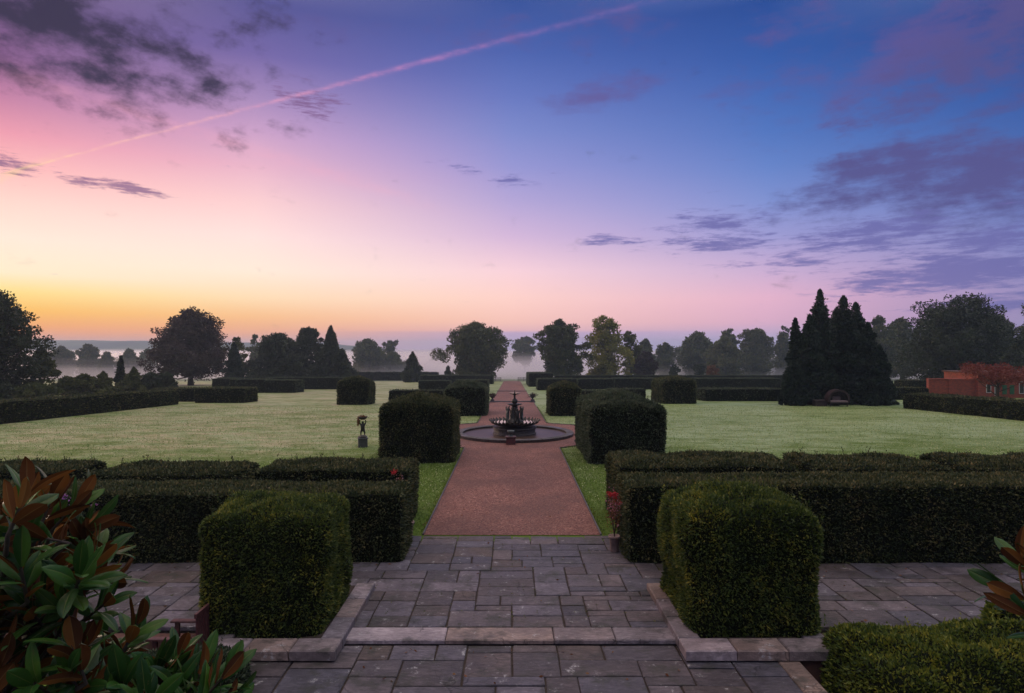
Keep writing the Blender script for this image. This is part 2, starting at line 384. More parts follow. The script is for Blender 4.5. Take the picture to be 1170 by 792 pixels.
def hedge(label, x0, x1, y0, y1, h, dens=300, leaf=.05, mat='yew', dome=0, rnd=.12, rough=.05, zb=None, name='yew_hedge', cat='hedge', group=None, step=.3, tops=None, taper=0, tuft=0):
    seedc[0] += 1; sd = seedc[0]; rng = np.random.default_rng(sd)
    cx, cy = (x0+x1)/2, (y0+y1)/2
    V, Q = grid_box(x0-cx, x1-cx, y0-cy, y1-cy, h, step)
    hw, hd = (x1-x0)/2, (y1-y0)/2
    r = min(rnd, hw*.6, hd*.6, h*.5)
    inner = np.stack([np.clip(V[:,0], -hw+r, hw-r), np.clip(V[:,1], -hd+r, hd-r), np.minimum(V[:,2], h-r)], 1)
    dl = V-inner; ln = np.linalg.norm(dl, axis=1)[:, None]
    V = inner + dl/np.maximum(ln, 1e-6)*np.minimum(ln, r)
    dirn = dl/np.maximum(ln, 1e-6)
    W0 = V + np.array([cx, cy, 0])
    nz = fnoise(W0, 1.1, sd)*rough*1.3 + fnoise(W0, 3.0, sd+5)*rough
    V = V + dirn*nz[:, None]
    tz = V[:, 2]/h
    if dome:
        k = np.clip(1-(V[:,0]/hw)**2, 0, 1)*np.clip(1-(V[:,1]/hd)**2, 0, 1)
        V[:, 2] += dome*k**1.3*np.clip(tz, 0, 1)
    if taper: V[:, :2] *= (1 + taper*(tz-.6))[:, None]
    base = zg(cy) if zb is None else zb
    if zb is None: V[:, 2] += np.array([zg(y+cy) for y in V[:, 1]])-base - .02
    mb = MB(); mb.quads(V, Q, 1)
    A = V[Q]; e1 = A[:,1]-A[:,0]; e2 = A[:,3]-A[:,0]; nn = np.cross(e1, e2); ar = np.linalg.norm(nn, axis=1); nn /= ar[:, None]+1e-9
    n = int(ar.sum()*dens)
    # the far side that the garden front hides gets fewer leaves
    wgt = ar*np.where(nn[:,1] > .5, .45, 1.0)
    f = rng.choice(len(Q), n, p=wgt/wgt.sum())
    u, w = rng.random((2, n, 1))
    P = A[f,0]*(1-u)*(1-w) + A[f,1]*u*(1-w) + A[f,2]*u*w + A[f,3]*(1-u)*w
    D = nn[f]
    P = P - D*rng.uniform(.1, .9, (n, 1))*leaf*.9
    mb.leaves(P, D*1.1, leaf*1.5, leaf*.66, rng, 0, spread=.8, up=.2)
    if tuft:                                    # loose fresh shoots standing out of the clipped face
        k = int(tuft); f = rng.choice(len(Q), k, p=ar*(nn[:,2] > .3)/ (ar*(nn[:,2] > .3)).sum())
        P = A[f].mean(1) + rng.normal(0, .08, (k, 3))*[1, 1, 0]
        hgt = rng.uniform(.04, .17, k)
        for i in range(k):
            m_ = 7; tt = np.linspace(0, 1, m_)[:, None]
            lean = rng.normal(0, .25, 2)
            pp = P[i] + tt*np.array([lean[0]*hgt[i], lean[1]*hgt[i], hgt[i]])
            mb.leaves(pp, np.tile([0, 0, 1.], (m_, 1)), leaf*1.3, leaf*.5, rng, 0, spread=.7)
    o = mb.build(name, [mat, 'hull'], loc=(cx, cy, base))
    return tag(o, label, cat, group)
def hpx(label, pl, pr, yb, yt, depth, dens=60, leaf=.11, mat='yew_frosted', **kw):
    """hedge from the pixel columns of its front face, its base row and the row of its front top edge"""
    Y = Yat(yb); h = (yb-yt)*Y/F
    return hedge(label, Xat(pl, Y), Xat(pr, Y), Y, Y+depth, h, dens, leaf, mat, step=.5, **kw)

# ------------------------------------------------------------------ trees
def tree(name, label, cat, X, Y, h, w, shape='round', leafm='oak_leaf', n=9000, leaf=.3, seed=1, bottom=.12, clumps=70, zb=None, fill=.55, trunk=.03, group=None, lop=0):
    rng = np.random.default_rng(seed*101+7)
    base = zg(Y) if zb is None else zb
    root = empty(name, (X, Y, base), label=label, cat=cat, group=group)
    # crown clumps
    cs = []
    tries = 0
    def prof(t):         # radius (0..1) at crown height t (0..1)
        if shape == 'round': return math.sqrt(max(0, 1-((t-.45)/.56)**2))
        if shape == 'dome': return math.sqrt(max(0, 1-max(0, (t-.25)/.76)**2))*(1 if t > .1 else .9)
        if shape == 'oval': return math.sqrt(max(0, 1-((t-.42)/.6)**2))**.9
        if shape == 'cone': return max(.02, (1-t)**.85)*(1-.15*max(0, .15-t)/.15)
        if shape == 'column': return max(.02, min(1, (1-t)**.64*1.08))*(1+.10*math.sin(t*23+seed))
        if shape == 'flat': return math.sqrt(max(0, 1-((t-.6)/.6)**2))
        return 1
    zc, ch = h*bottom, h*(1-bottom)
    cr = w*.5*(.13 if shape in ('cone', 'column') else .15)
    lob = [(rng.uniform(0, 6.28), rng.uniform(.1, .95), rng.uniform(.7, 1.0)) for _ in range(9)]
    while len(cs) < clumps and tries < 6000:
        tries += 1
        t = rng.uniform(0.03, 1) if shape not in ('cone', 'column') else rng.uniform(0, 1)
        a = rng.uniform(0, 6.2832); pr = prof(t)
        q = 1 - rng.uniform(0, 1)**2*.75
        # uneven lobes
        m = 1 + .13*math.sin(2*a+seed) + .11*math.sin(3*a+seed*2.1+t*5) + .08*math.sin(5*a-seed+t*9)
        rr = max(0, w*.5*pr*q*m*.95 - cr*.8*(1 if shape not in ('cone', 'column') else .35+.5*(1-t)))
        x = math.cos(a)*rr + lop*w*(t-.3); y = math.sin(a)*rr; z = zc + t*(ch-cr*.8)
        r_ = cr*rng.uniform(.55, 1.25)*(1 if shape not in ('cone', 'column') else .28+1.0*(1-t))
        cs.append((x, y, z, r_))
    cs = np.array(cs)
    sub = []
    for c in cs:
        for _ in range(5):
            v = rng.normal(0, 1, 3); v /= np.linalg.norm(v); v[2] = abs(v[2])*.9-.15
            sub.append(tuple(c[:3] + v*c[3]*rng.uniform(.75, 1.15)) + (c[3]*rng.uniform(.28, .5),))
    main = cs; cs = np.concatenate([cs*[1, 1, 1, .92], np.array(sub)])
    mb = MB()
    wt = cs[:, 3]**2; wt /= wt.sum()
    k = rng.choice(len(cs), n, p=wt)
    d = rng.normal(0, 1, (n, 3)); d /= np.linalg.norm(d, axis=1)[:, None]
    rad = rng.uniform(.3, 1.12, n)**.6*np.where(rng.random(n) < .12, rng.uniform(1, 1.45, n), 1)
    sq = np.array([1, 1, .72]) if shape not in ('cone', 'column') else np.array([1, 1, 1.3])
    P = cs[k, :3] + d*(rad*cs[k, 3])[:, None]*sq
    # inner filling keeps the heart of the crown closed
    nf = int(n*fill*.5)
    t = rng.uniform(.05, .85, nf); a = rng.uniform(0, 6.283, nf); q = np.sqrt(rng.uniform(0, 1, nf))*.6
    pr = np.array([prof(x) for x in t])
    Pf = np.stack([np.cos(a)*q*pr*w*.5 + lop*w*(t-.3), np.sin(a)*q*pr*w*.5, zc+t*ch], 1)
    if shape in ('cone', 'column'):             # feathery leader and ragged fronds down the flanks
        m2 = n//13; tt = 1-np.abs(rng.normal(0, .09, m2)); tt = np.clip(tt, .3, 1.02)
        a2 = rng.uniform(0, 6.283, m2); r2 = np.array([prof(min(x, 1)) for x in tt])*w*.5*rng.uniform(0, 1.0, m2)*(.75+.3*np.sin(a2*2+tt*20))
        mb.leaves(np.stack([np.cos(a2)*r2, np.sin(a2)*r2, zc+tt*(ch-leaf)], 1), np.tile([0, 0, .6], (m2, 1)), leaf*1.3, leaf*.7, rng, 0, spread=.5, up=.4)
    mb.leaves(P, d, leaf*1.4, leaf*.95, rng, 0, spread=.6, up=.6 if shape == 'column' else -.05)
    mb.leaves(Pf, rng.normal(0, 1, (nf, 3)), leaf*2.0, leaf*1.6, rng, 0)
    mb.build('crown', leafm, root)
    cs = main; tb = MB(); tr = h*trunk
    lean = rng.normal(0, .02*h, 2)
    top = h*(.72 if shape not in ('cone', 'column') else .93)
    spine = [(lean[0]*t_*t_, lean[1]*t_*t_, top*t_) for t_ in np.linspace(0, 1, 7)]
    tb.tube([(0, 0, -.3)] + spine[0:], [tr*1.7, tr*1.35] + [tr*(1-.85*t_) for t_ in np.linspace(0.1, 1, 6)], 8)
    order = rng.permutation(len(cs))[:16 if shape not in ('cone', 'column') else 6]
    for i in order:
        c = cs[i]; s0 = rng.uniform(.25, .75); j = min(6, int(s0*6)); st = Vector(spine[j])
        if c[2] < st.z*.8: st = Vector(spine[max(1, j-2)])
        e = Vector(c[:3]); mid = st.lerp(e, .5) + Vector((0, 0, -.04*h))
        tb.tube([st, mid, e], [tr*.42, tr*.25, tr*.07], 5, cap=False)
    tb.build('trunk', 'bark', root, smooth=True)
    return root
def tpx(name, label, cat, pl, pr, yt, Y, **kw):
    X = Xat((pl+pr)/2, Y); w = (pr-pl)*Y/F*(1.10 if kw.get('shape') not in ('cone', 'column') else 1.04 if kw.get('shape') == 'column' else 1.35); h = Zat(yt, Y) - zg(Y)
    return tree(name, label, cat, X, Y, h, w, **kw)

# ================================================================== SETTING
# ground: one sheet following the terrain profile (lawn to the end of the garden, then fields)
def sheet(name, ys, xs, mat, dz=0, zf=None):
    V = [(x, y, (zf(x, y) if zf else zg(y)) + dz) for y in ys for x in xs]
    nx = len(xs)
    Q = [(j*nx+i, j*nx+i+1, (j+1)*nx+i+1, (j+1)*nx+i) for j in range(len(ys)-1) for i in range(nx-1)]
    mb = MB(); mb.quads(V, Q); return tag(mb.build(name, mat, smooth=False), kind='structure')
ys_l = [13.38] + list(np.arange(14, 150, 1.0))
XS = [-1600, -600, -300, -150, -80, -40, -20, -10, 0, 10, 20, 40, 80, 150, 300, 600, 1600]
V = [(x, y, (zg(y) if y > 13.3 else -.95)) for y in [-40, 0, 13.37] + ys_l + list(np.arange(150, 400, 6)) + [400, 600, 900, 1400, 2400] for x in XS]
nx = len(XS); ny = len(V)//nx
mb = MB(); Q = np.array([(j*nx+i, j*nx+i+1, (j+1)*nx+i+1, (j+1)*nx+i) for j in range(ny-1) for i in range(nx-1)])
mat_i = [0 if V[q[0]][1] < 143 else 1 for q in Q]
mb.v.append(np.array(V, float)); mb.q.append(Q); mb.qi.append(np.array(mat_i)); mb.n = len(V)
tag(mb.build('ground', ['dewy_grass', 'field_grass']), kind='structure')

# distant wooded hills
def hill(name, x0, x1, y0, top, sd, dep=420):
    xs = np.linspace(x0, x1, 220); rows = [(0, 0), (.25, .4), (.5, .8), (.75, .98), (1, 1), (1.6, .6), (2.2, 0)]
    V = []
    for (fy, fz) in rows:
        for x in xs:
            t = (x-x0)/(x1-x0); env = min(1, min(t, 1-t)*5)
            hh = top(t)*env + (mnoise.noise(Vector((x*.012, sd, 0)))*2.0 + mnoise.noise(Vector((x*.06, sd, fy*4)))*1.2 + mnoise.noise(Vector((x*.2, sd, fy*9)))*.7)*min(1, fz*2)
            V.append((x, y0+fy*dep*.5, -10.5+hh*fz))
    k = len(xs); Q = [(j*k+i, j*k+i+1, (j+1)*k+i+1, (j+1)*k+i) for j in range(len(rows)-1) for i in range(k-1)]
    mb = MB(); mb.quads(V, Q); tag(mb.build(name, 'wooded_hill', smooth=True), kind='structure')
hill('hills', -1350, -180, 1150, lambda t: 30+3*math.sin(t*7), 3)

# ---- paving slabs (random rectangular pattern, one mesh)
def slabs(mb, x0, x1, y0, y1, z, sd, cell=.19, thick=.06):
    rng = random.Random(sd)
    nx, ny = int(round((x1-x0)/cell)), int(round((y1-y0)/cell))
    cx_, cy_ = (x1-x0)/nx, (y1-y0)/ny
    used = [[False]*ny for _ in range(nx)]
    for j in range(ny):
        for i in range(nx):
            if used[i][j]: continue
            w = rng.choice([2, 3, 3, 4, 4, 5]); d = rng.choice([1, 2, 2, 2, 3, 3])
            k = 0
            while k < w and i+k < nx and not used[i+k][j]: k += 1
            w = k
            if i+w < nx and not used[i+w][j] and (i+w+1 >= nx or used[min(i+w+1, nx-1)][j]): w += 1
            d = min(d, ny-j)
            for a in range(i, i+w):
                for b in range(j, j+d): used[a][b] = True
            g = .011
            xa, xb, ya, yb = x0+i*cx_+g, x0+(i+w)*cx_-g, y0+j*cy_+g, y0+(j+d)*cy_-g
            jt = lambda s=.008: rng.uniform(-s, s)
            dzs = jt(.006); bev = .012
            cor = [(xa+jt(), ya+jt()), (xb+jt(), ya+jt()), (xb+jt(), yb+jt()), (xa+jt(), yb+jt())]
            mx, my = (xa+xb)/2, (ya+yb)/2
            tl = [jt(.003) for _ in range(4)]
            V = [(px, py, z-thick) for px, py in cor] + [(px, py, z-bev*.7+dzs) for px, py in cor]
            V += [(px+math.copysign(bev, mx-px), py+math.copysign(bev, my-py), z+dzs+tl[k2]) for k2, (px, py) in enumerate(cor)]
            Qs = [(8,9,10,11)]
            for k2 in (0, 4):
                for e in range(4): Qs.append((k2+e, k2+(e+1) % 4, k2+4+(e+1) % 4, k2+4+e))
            mb.quads(V, Qs)
LW = 3.45
mb = MB()
slabs(mb, -15, 15, 9.0, 13.36, 0, 5)
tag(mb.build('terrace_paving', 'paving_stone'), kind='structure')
mb = MB(); slabs(mb, -LW, LW, -3, 8.58, -.06, 11, cell=.205)
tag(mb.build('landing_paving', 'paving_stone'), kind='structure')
mb = MB(); slabs(mb, LW+.3, 12, 2, 8.7, -.43, 21); slabs(mb, -12, -LW-.3, 2, 8.7, -.43, 22)
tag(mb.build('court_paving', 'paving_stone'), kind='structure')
mb = MB()
mb.box(-15.2, 15.2, 9.02, 13.37, -.9, -.022); mb.box(-LW, LW, -3, 8.62, -.9, -.084); mb.box(-14, -LW-.2, 1, 8.8, -.92, -.455); mb.box(LW+.2, 14, 1, 8.8, -.92, -.455)
tag(mb.build('paving_bed', 'soil'), kind='structure')
# grass and moss in the joints is a scatter of tiny tufts
rng = np.random.default_rng(4)
mb = MB()
P = np.stack([rng.uniform(-9, 9, 900), rng.uniform(9.0, 13.3, 900), np.full(900, -.01)], 1)
P[:, 0] = np.round(P[:, 0]/.19)*.19 + rng.normal(0, .004, 900)
k = 6
P2 = np.repeat(P, k, 0) + rng.normal(0, .006, (900*k, 3))*[1, 1, 0]
mb.leaves(P2, np.tile([0, 0, 1.], (len(P2), 1)), .022, .008, rng, 0, spread=.6, up=.2)
tag(mb.build('joint_moss', 'box_leaf'), 'tiny green tufts growing in the joints of the terrace paving', 'moss', kind='stuff')

# step down to the landing: a row of long worn treads
root = empty('terrace_step', (0, 8.79, 0), label='worn stone step running right across between the two cube hedges', cat='step')
rng = np.random.default_rng(77); mbl = MB()
P = np.stack([rng.uniform(-9, 9, 170), rng.uniform(9.1, 15.5, 170), np.full(170, .022)], 1)
P = np.concatenate([P, np.stack([rng.uniform(-2.3, 2.2, 26), rng.uniform(7.4, 8.5, 26), np.full(26, -.045)], 1)])
mbl.leaves(P, rng.normal(0, 1, (len(P), 3))*[1, 1, .12], .055, .03, rng, 0, spread=.05, up=.02)
tag(mbl.build('leaf_litter', 'russet_leaf'), 'scattered small fallen leaves on the paving and the near gravel', 'leaves', kind='stuff')
rr = random.Random(3); x = -2.42
mb = MB()
while x < 2.3:
    w = rr.choice([1.2, 1.5, 1.0, .85]); xe = min(x+w, 2.36)
    if 2.36-xe < .4: xe = 2.36
    z0 = rr.uniform(-.004, .004)
    mb.box(x+.006, xe-.006, 8.17*0+8.79-.2-8.79, .2-.015, -.055, .006+z0, bev=.014); x = xe
mb.build('tread', 'coping_stone', root)
mb = MB(); mb.box(-2.4, 2.34, -.15, .19, -.3, -.058); mb.build('riser', 'slate', root)

# brick retaining walls either side with stone kerb
def wall(name, label, boxes, cap=None, cat='wall'):
    r0 = empty(name, (boxes[0][0], boxes[0][2], boxes[0][4]), label=label, cat=cat)
    mb = MB()
    ox, oy, oz = r0.location
    for b in boxes: mb.box(b[0]-ox, b[1]-ox, b[2]-oy, b[3]-oy, b[4]-oz, b[5]-oz)
    mb.build('brickwork', 'old_brick', r0)
    if cap:
        mb = MB()
        for b in cap:
            lx, ly = b[1]-b[0], b[3]-b[2]
            nn_ = max(1, int(max(lx, ly)/.75))
            for i in range(nn_):
                if lx > ly: mb.box(b[0]+lx*i/nn_+.004-ox, b[0]+lx*(i+1)/nn_-.004-ox, b[2]-oy, b[3]-oy, b[4]-oz, b[5]-oz, bev=.012)
                else: mb.box(b[0]-ox, b[1]-ox, b[2]+ly*i/nn_+.004-oy, b[2]+ly*(i+1)/nn_-.004-oy, b[4]-oz, b[5]-oz, bev=.012)
        mb.build('kerb', 'coping_stone', r0)
    return r0
wall('retaining_wall', 'brick retaining wall with a pale slab kerb, right of the landing steps', [(LW+.02, LW+.22, 2, 8.14, -.92, -.14), (4.3, 14, 8.82, 8.97, -.92, -.08)], [(LW-.01, LW+.27, 2, 8.13, -.14, -.045)])
wall('retaining_wall', 'brick retaining wall in shadow behind the magnolia, left of the landing', [(-LW-.22, -LW-.02, 2, 8.14, -.92, -.14), (-14, -4.35, 8.82, 8.97, -.92, -.08)], [(-LW-.27, -LW+.01, 2, 8.13, -.14, -.045)])

# planters under the two cube hedges
def planter(side, label):
    xa, xb = (2.24, 4.24) if side > 0 else (-4.08, -2.28)
    r0 = empty('stone_planter', ((xa+xb)/2, 8.85, -.06), label=label, cat='planter')
    ox, oy, oz = r0.location
    mb = MB(); mb.box(xa+.06-ox, xb-.06-ox, 8.15-oy, 10.4-oy, -.8-oz, -.03-oz); mb.build('brick_base', 'old_brick', r0)
    mb = MB()
    def cap(a, b, c, d): mb.box(a-ox, b-ox, c-oy, d-oy, -.03-oz, .10-oz, bev=.016)
    n_ = 3; w = (xb-xa)/n_
    for i in range(n_): cap(xa+i*w+.005, xa+(i+1)*w-.005, 8.08, 8.44)
    for i in range(3):
        y0 = 8.45+i*.66; cap(xa, xa+.30, y0, y0+.65); cap(xb-.30, xb, y0, y0+.65)
    mb.build('coping', 'coping_stone', r0)
    mb = MB(); mb.box(xa+.28-ox, xb-.28-ox, 8.42-oy, 10.42-oy, -.03-oz, .055-oz); mb.build('soil_fill', 'soil', r0)
planter(1, 'stone edged planter under the cube hedge on the right of the step, pink weathered corner')
planter(-1, 'stone edged planter under the cube hedge on the left of the step')

# ---- gravel walk with the round round the pool
HWID = 1.90
FX, FY = Xat(588, 29), 29.0
GR = 4.9
ys = [13.38] + list(np.arange(14, 150, .5))
mb = MB()
V = []; 
for y in ys:
    c_ = FY+.7
    w = HWID
    if abs(y-c_) < GR: w = max(w, math.sqrt(GR**2-(y-c_)**2))
    for s_ in (-1, -.5, 0, .5, 1): V.append((s_*w + (FX if w > HWID else 0)*.0, y, zg(y)+.012))
Q = [(j*5+i, j*5+i+1, (j+1)*5+i+1, (j+1)*5+i) for j in range(len(ys)-1) for i in range(4)]
mb.quads(V, Q); tag(mb.build('gravel_path', 'gravel'), kind='structure')
edge = []
for s_ in (-1, 1):
    e = [V[j*5 + (0 if s_ < 0 else 4)] for j in range(len(ys))]
    edge.append(e)
mb = MB()
for e in edge:
    for a, b in zip(e[:-1], e[1:]):
        d = Vector(b)-Vector(a); ln_ = Vector((d.x, d.y)).length; c = (Vector(a)+Vector(b))/2
        mb.obox((c.x, c.y, c.z+.004), (.03, ln_, .05), math.atan2(-d.x, d.y), 0)
tag(mb.build('path_edging', 'slate'), kind='structure')
mb = MB(); rng = np.random.default_rng(9)
for s_, e in zip((-1, 1), edge):
    e = np.array(e); dens_ = 0
    for a, b in zip(e[:-1], e[1:]):
        if a[1] > 48: break
        ln_ = np.linalg.norm(b-a); n_ = int(ln_*90)
        t = rng.random((n_, 1)); P = a + (b-a)*t; P[:, 0] += s_*np.abs(rng.normal(.02, .05, n_)); P[:, 2] -= .01
        mb.leaves(P, np.tile([0, 0, 1.], (n_, 1)), .055, .012, rng, 0, spread=.5, up=.3)
tag(mb.build('verge_grass', 'box_leaf'), 'ragged grass blades along both edges of the gravel walk', 'grass', kind='stuff')
# standing blades that give the turf its nap
foliage('grass_blade', [(.03,.07,.008), (.09,.16,.02), (.20,.28,.04)], clump=.8, tr=.2)
foliage('dewy_blade', [(.07,.15,.025), (.24,.35,.11), (.48,.53,.27), (.66,.62,.38)], clump=.22, tr=.2)
rng = np.random.default_rng(19); mb = MB()
for s_ in (-1, 1):
    n_ = 26000; P = np.stack([s_*rng.uniform(1.95, 5.2, n_), rng.uniform(13.4, 24, n_), np.zeros(n_)], 1)
    P = P[(P[:, 0])**2 + (P[:, 1]-FY-.7)**2 > (GR+.05)**2]
    mb.leaves(P, np.tile([0, 0, 1.], (len(P), 1)), .04, .012, rng, 0, spread=.6, up=.1)
tag(mb.build('turf_blades', 'grass_blade'), 'short green grass standing on the strips beside the near walk', 'grass', kind='stuff')
n_ = 150000; P = np.stack([rng.uniform(-27, 29, n_), 15.5 + 35*rng.random(n_)**1.15, np.zeros(n_)], 1)
P = P[(np.abs(P[:, 0]) > 2.0) & ((P[:, 0])**2 + (P[:, 1]-FY-.7)**2 > (GR+.05)**2)]
P[:, 2] = np.array([zg(y) for y in P[:, 1]])
mb = MB(); mb.leaves(P, np.tile([0, 0, 1.], (len(P), 1)), .055, .03, rng, 0, spread=.9, up=.0)
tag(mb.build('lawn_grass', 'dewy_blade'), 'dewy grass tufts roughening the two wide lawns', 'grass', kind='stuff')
# stone sills of the shallow steps in the far part of the walk
for py, lab in ((459.5, 'thin stone sill crossing the walk between the two small urns'), (447.3, 'thin stone sill crossing the walk beyond the two small urns')):
    Y = Yat(py); mb = MB(); mb.box(-HWID-.1, HWID+.1, -.14, .14, -.1, .10, bev=.02)
    tag(mb.build('path_step', 'slate', loc=(0, Y, zg(Y))), lab, 'step')

# ================================================================== HEDGES
hedge('big dark cube of clipped yew on the planter left of the stone step', -4.36, -2.55, 8.50, 10.1, 1.62, 3600, .034, 'yew_fresh', dome=.10, rnd=.24, rough=.075, zb=.055, name='cube_hedge', step=.12, taper=.05, tuft=40)
hedge('big leafy cube hedge on the planter right of the step, with yellow-green shoots', 2.42, 4.28, 8.50, 10.4, 1.66, 3600, .036, 'yew_fresh', dome=.18, rnd=.24, rough=.085, zb=.055, name='cube_hedge', step=.12, taper=.05, tuft=130)
G1 = 'long low hedges bordering the terrace'
hedge('long waist-high yew hedge across the left of the terrace, behind the left cube hedge', -14.5, -2.08, 11.7, 13.0, 1.28, 1500, .045, 'yew', rnd=.1, rough=.035, step=.2, group=G1)
hedge('long waist-high yew hedge across the right of the terrace, behind the right cube hedge', 2.18, 14.5, 11.67, 13.0, 1.44, 1500, .045, 'yew', rnd=.1, rough=.035, step=.2, group=G1)
for a, b, h, lab in ((-12.5, -9.95, 1.27, 'lower hedge block at the left edge of the photo, behind the magnolia top'), (-9.55, -6.2, 1.22, 'low hedge block on the lawn edge between two notches, left of the red blooms'), (-5.8, -2.3, 1.30, 'low hedge block beside the walk on the left, behind the red blooms')):
    hedge(lab, a, b, 13.9, 15.5, h, 1100, .05, 'yew', rnd=.12, rough=.05, step=.25, name='hedge_block', group='low hedge blocks between terrace and lawn', tuft=40)
for a, b, h, lab in ((2.35, 6.35, 1.44, 'low hedge block beside the walk on the right, behind the potted red rose'), (6.75, 9.75, 1.40, 'low hedge block in the middle of the row right of the walk'), (10.15, 14.5, 1.38, 'low hedge block running out of the photo at the right edge')):
    hedge(lab, a, b, 13.7, 15.7, h, 1100, .05, 'yew', rnd=.14, rough=.06, step=.25, name='hedge_block', group='low hedge blocks between terrace and lawn', tuft=20)
# topiary cubes around the pool
hedge('tall topiary cube on the lawn left of the fountain, nearest the terrace', -4.62, -2.06, 21.75, 24.6, 2.0, 900, .06, 'yew', dome=.30, rnd=.22, rough=.07, name='topiary_cube', step=.2, tuft=60)
hedge('tall topiary cube on the lawn right of the fountain, nearest the terrace', 2.68, 5.28, 21.5, 26.2, 2.02, 900, .06, 'yew_frosted', dome=.36, rnd=.22, rough=.07, name='topiary_cube', step=.2, tuft=60)
Y2 = Yat(475.6)
hedge('topiary cube close to the walk beyond the fountain on the left', Xat(507.5, Y2), Xat(554.5, Y2), Y2, Y2+4.5, 1.85, 380, .085, 'yew_frosted', dome=.36, rnd=.24, rough=.08, name='topiary_cube', step=.3)
hedge('topiary cube close to the walk beyond the fountain on the right', Xat(628.5, Y2), Xat(664, Y2), Y2, Y2+3.2, 1.80, 380, .085, 'yew', dome=.36, rnd=.22, rough=.08, name='topiary_cube', step=.3)
Y3 = Yat(462.7)
hedge('lone topiary cube standing on the pale lawn left of the walk', Xat(384.5, Y3), Xat(420.5, Y3), Y3, Y3+2.6, 2.0, 300, .09, 'yew', dome=.30, rnd=.22, rough=.08, name='topiary_cube', step=.3)
Y4 = Yat(461.5)
hedge('lone topiary cube standing on the green lawn right of the walk', Xat(758.5, Y4), Xat(796, Y4), Y4, Y4+5, 2.05, 300, .09, 'yew', dome=.22, rnd=.3, rough=.08, name='topiary_cube', step=.3)
# low hedges either side of the walk, further and further off
GW = 'low clipped hedges beside the far walk'
hpx('first low hedge left of the walk beyond the fountain, just past the near cube', 444, 506, 458, 446, 2.2, group=GW, name='low_hedge')
hpx('first low hedge right of the walk, the length touching the far topiary cube', 664, 696, 457, 446.5, 2.5, group=GW, name='low_hedge')
hpx('first low hedge right of the walk, the slightly taller right-hand length', 697, 738, 457, 444.5, 2.5, group=GW, name='low_hedge')
hpx('second low hedge left of the walk, squat block near the open lawn', 478, 514, 447, 435, 3, group=GW, name='low_hedge')
hpx('second low hedge left of the walk, block touching the walk', 519.5, 557, 448.5, 434.5, 6, group=GW, name='low_hedge')
hpx('third and longest low hedge left of the walk, behind the squat block', 480, 563, 439, 429, 6, group=GW, name='low_hedge')
hpx('second low hedge right of the walk, block touching the walk', 614.5, 659, 446, 433, 6, group=GW, name='low_hedge')
hpx('second low hedge right of the walk, block in the middle of its row', 661, 702, 445, 433, 5, group=GW, name='low_hedge')
hpx('second low hedge right of the walk, block left of the lone cube', 703, 757, 445, 432.5, 5, group=GW, name='low_hedge')
hpx('second low hedge right of the walk, block right of the lone cube', 797, 846, 445, 432.5, 5, group=GW, name='low_hedge')
hpx('second low hedge right of the walk, block next to the conifers', 847, 893, 445, 432.5, 5, group=GW, name='low_hedge')
hpx('third low hedge right of the walk, tall rounded end beside the path', 604.5, 632, 442, 426.5, 20, group=GW, name='low_hedge')
hpx('long straight hedge closing the far lawn on the right, in front of the trees', 634, 1000, 439, 429, 3, group=GW, name='low_hedge', dens=40)
hpx('low hedge on the right lawn whose left end faces the lone topiary cube', 806, 897, 458.5, 444.5, 4, group=GW, name='low_hedge')
GL = 'hedges along the left side of the lawn'
Yb, Ya = Yat(462), 24
hedge('long hedge running along the left edge of the lawn out of the photo', -29.4, -27.7, Ya, Yb, 1.22, 160, .09, 'yew', rnd=.15, rough=.07, step=.5, group=GL, name='low_hedge')
hpx('hedge block at the far end of the long left hedge, right half', 222, 279, 460.5, 443.5, 3, group=GL, name='low_hedge', dens=100, mat='yew')
hpx('hedge block behind the far end of the long left hedge, left half', 171, 221, 459, 444, 3, group=GL, name='low_hedge', dens=100, mat='yew')
hpx('far hedge block left of the dome-shaped tree, half behind the hedge block', 242, 262, 446, 432.5, 5, group=GL, name='low_hedge')
hpx('far hedge block below the dome-shaped dark tree, left one of a pair', 262, 301, 449, 433.5, 5, group=GL, name='low_hedge')
hpx('far hedge block below the dome-shaped dark tree, right one of a pair', 302.5, 336, 449, 434.5, 4, group=GL, name='low_hedge')
hpx('far straight hedge left of the lone topiary cube', 300, 393, 445, 431.5, 4, group=GL, name='low_hedge')
hpx('farthest hedge closing the lawn on the left, against the mist', 392, 500, 435, 425.5, 3, group=GL, name='low_hedge', dens=40, rough=.2)
GRR = 'hedges along the right side of the lawn'
Yr = Yat(466.5)
hedge('long hedge running along the right edge of the lawn in front of the brick wall', 29.4, 31.4, 26, Yr, 1.12, 160, .09, 'yew', rnd=.15, rough=.1, step=.5, group=GRR, name='low_hedge')
hpx('low hedge between the conifers and the brick wall, behind the long right hedge', 1010, 1062, 457, 443, 2, group=GRR, name='low_hedge', mat='yew')
hpx('small rounded hedge block at the left end of the brick wall', 1038, 1064, 450, 434.5, 3, group=GRR, name='low_hedge', mat='yew')
# foreground bushes
hedge('rounded box bush filling the bottom right corner of the photo', 4.05, 8.6, 6.7, 8.5, .76, 2600, .038, 'box_leaf', dome=.16, rnd=.45, rough=.10, zb=-.43, name='box_bush', cat='bush', step=.15, tuft=160)
hedge('small grey-green bush below the left planter, behind the magnolia tips', -5.3, -3.35, 6.7, 7.95, .64, 2200, .034, 'rosemary_leaf', dome=.12, rnd=.4, rough=.14, zb=-.43, name='rosemary_bush', cat='bush', step=.15, tuft=120)
hedge('green leafy plant behind the box bush at the right edge', 6.6, 8.6, 8.3, 8.8, .86, 900, .07, 'box_leaf', dome=.1, rnd=.25, rough=.12, zb=-.43, name='leafy_plant', cat='plant', step=.15, tuft=20)

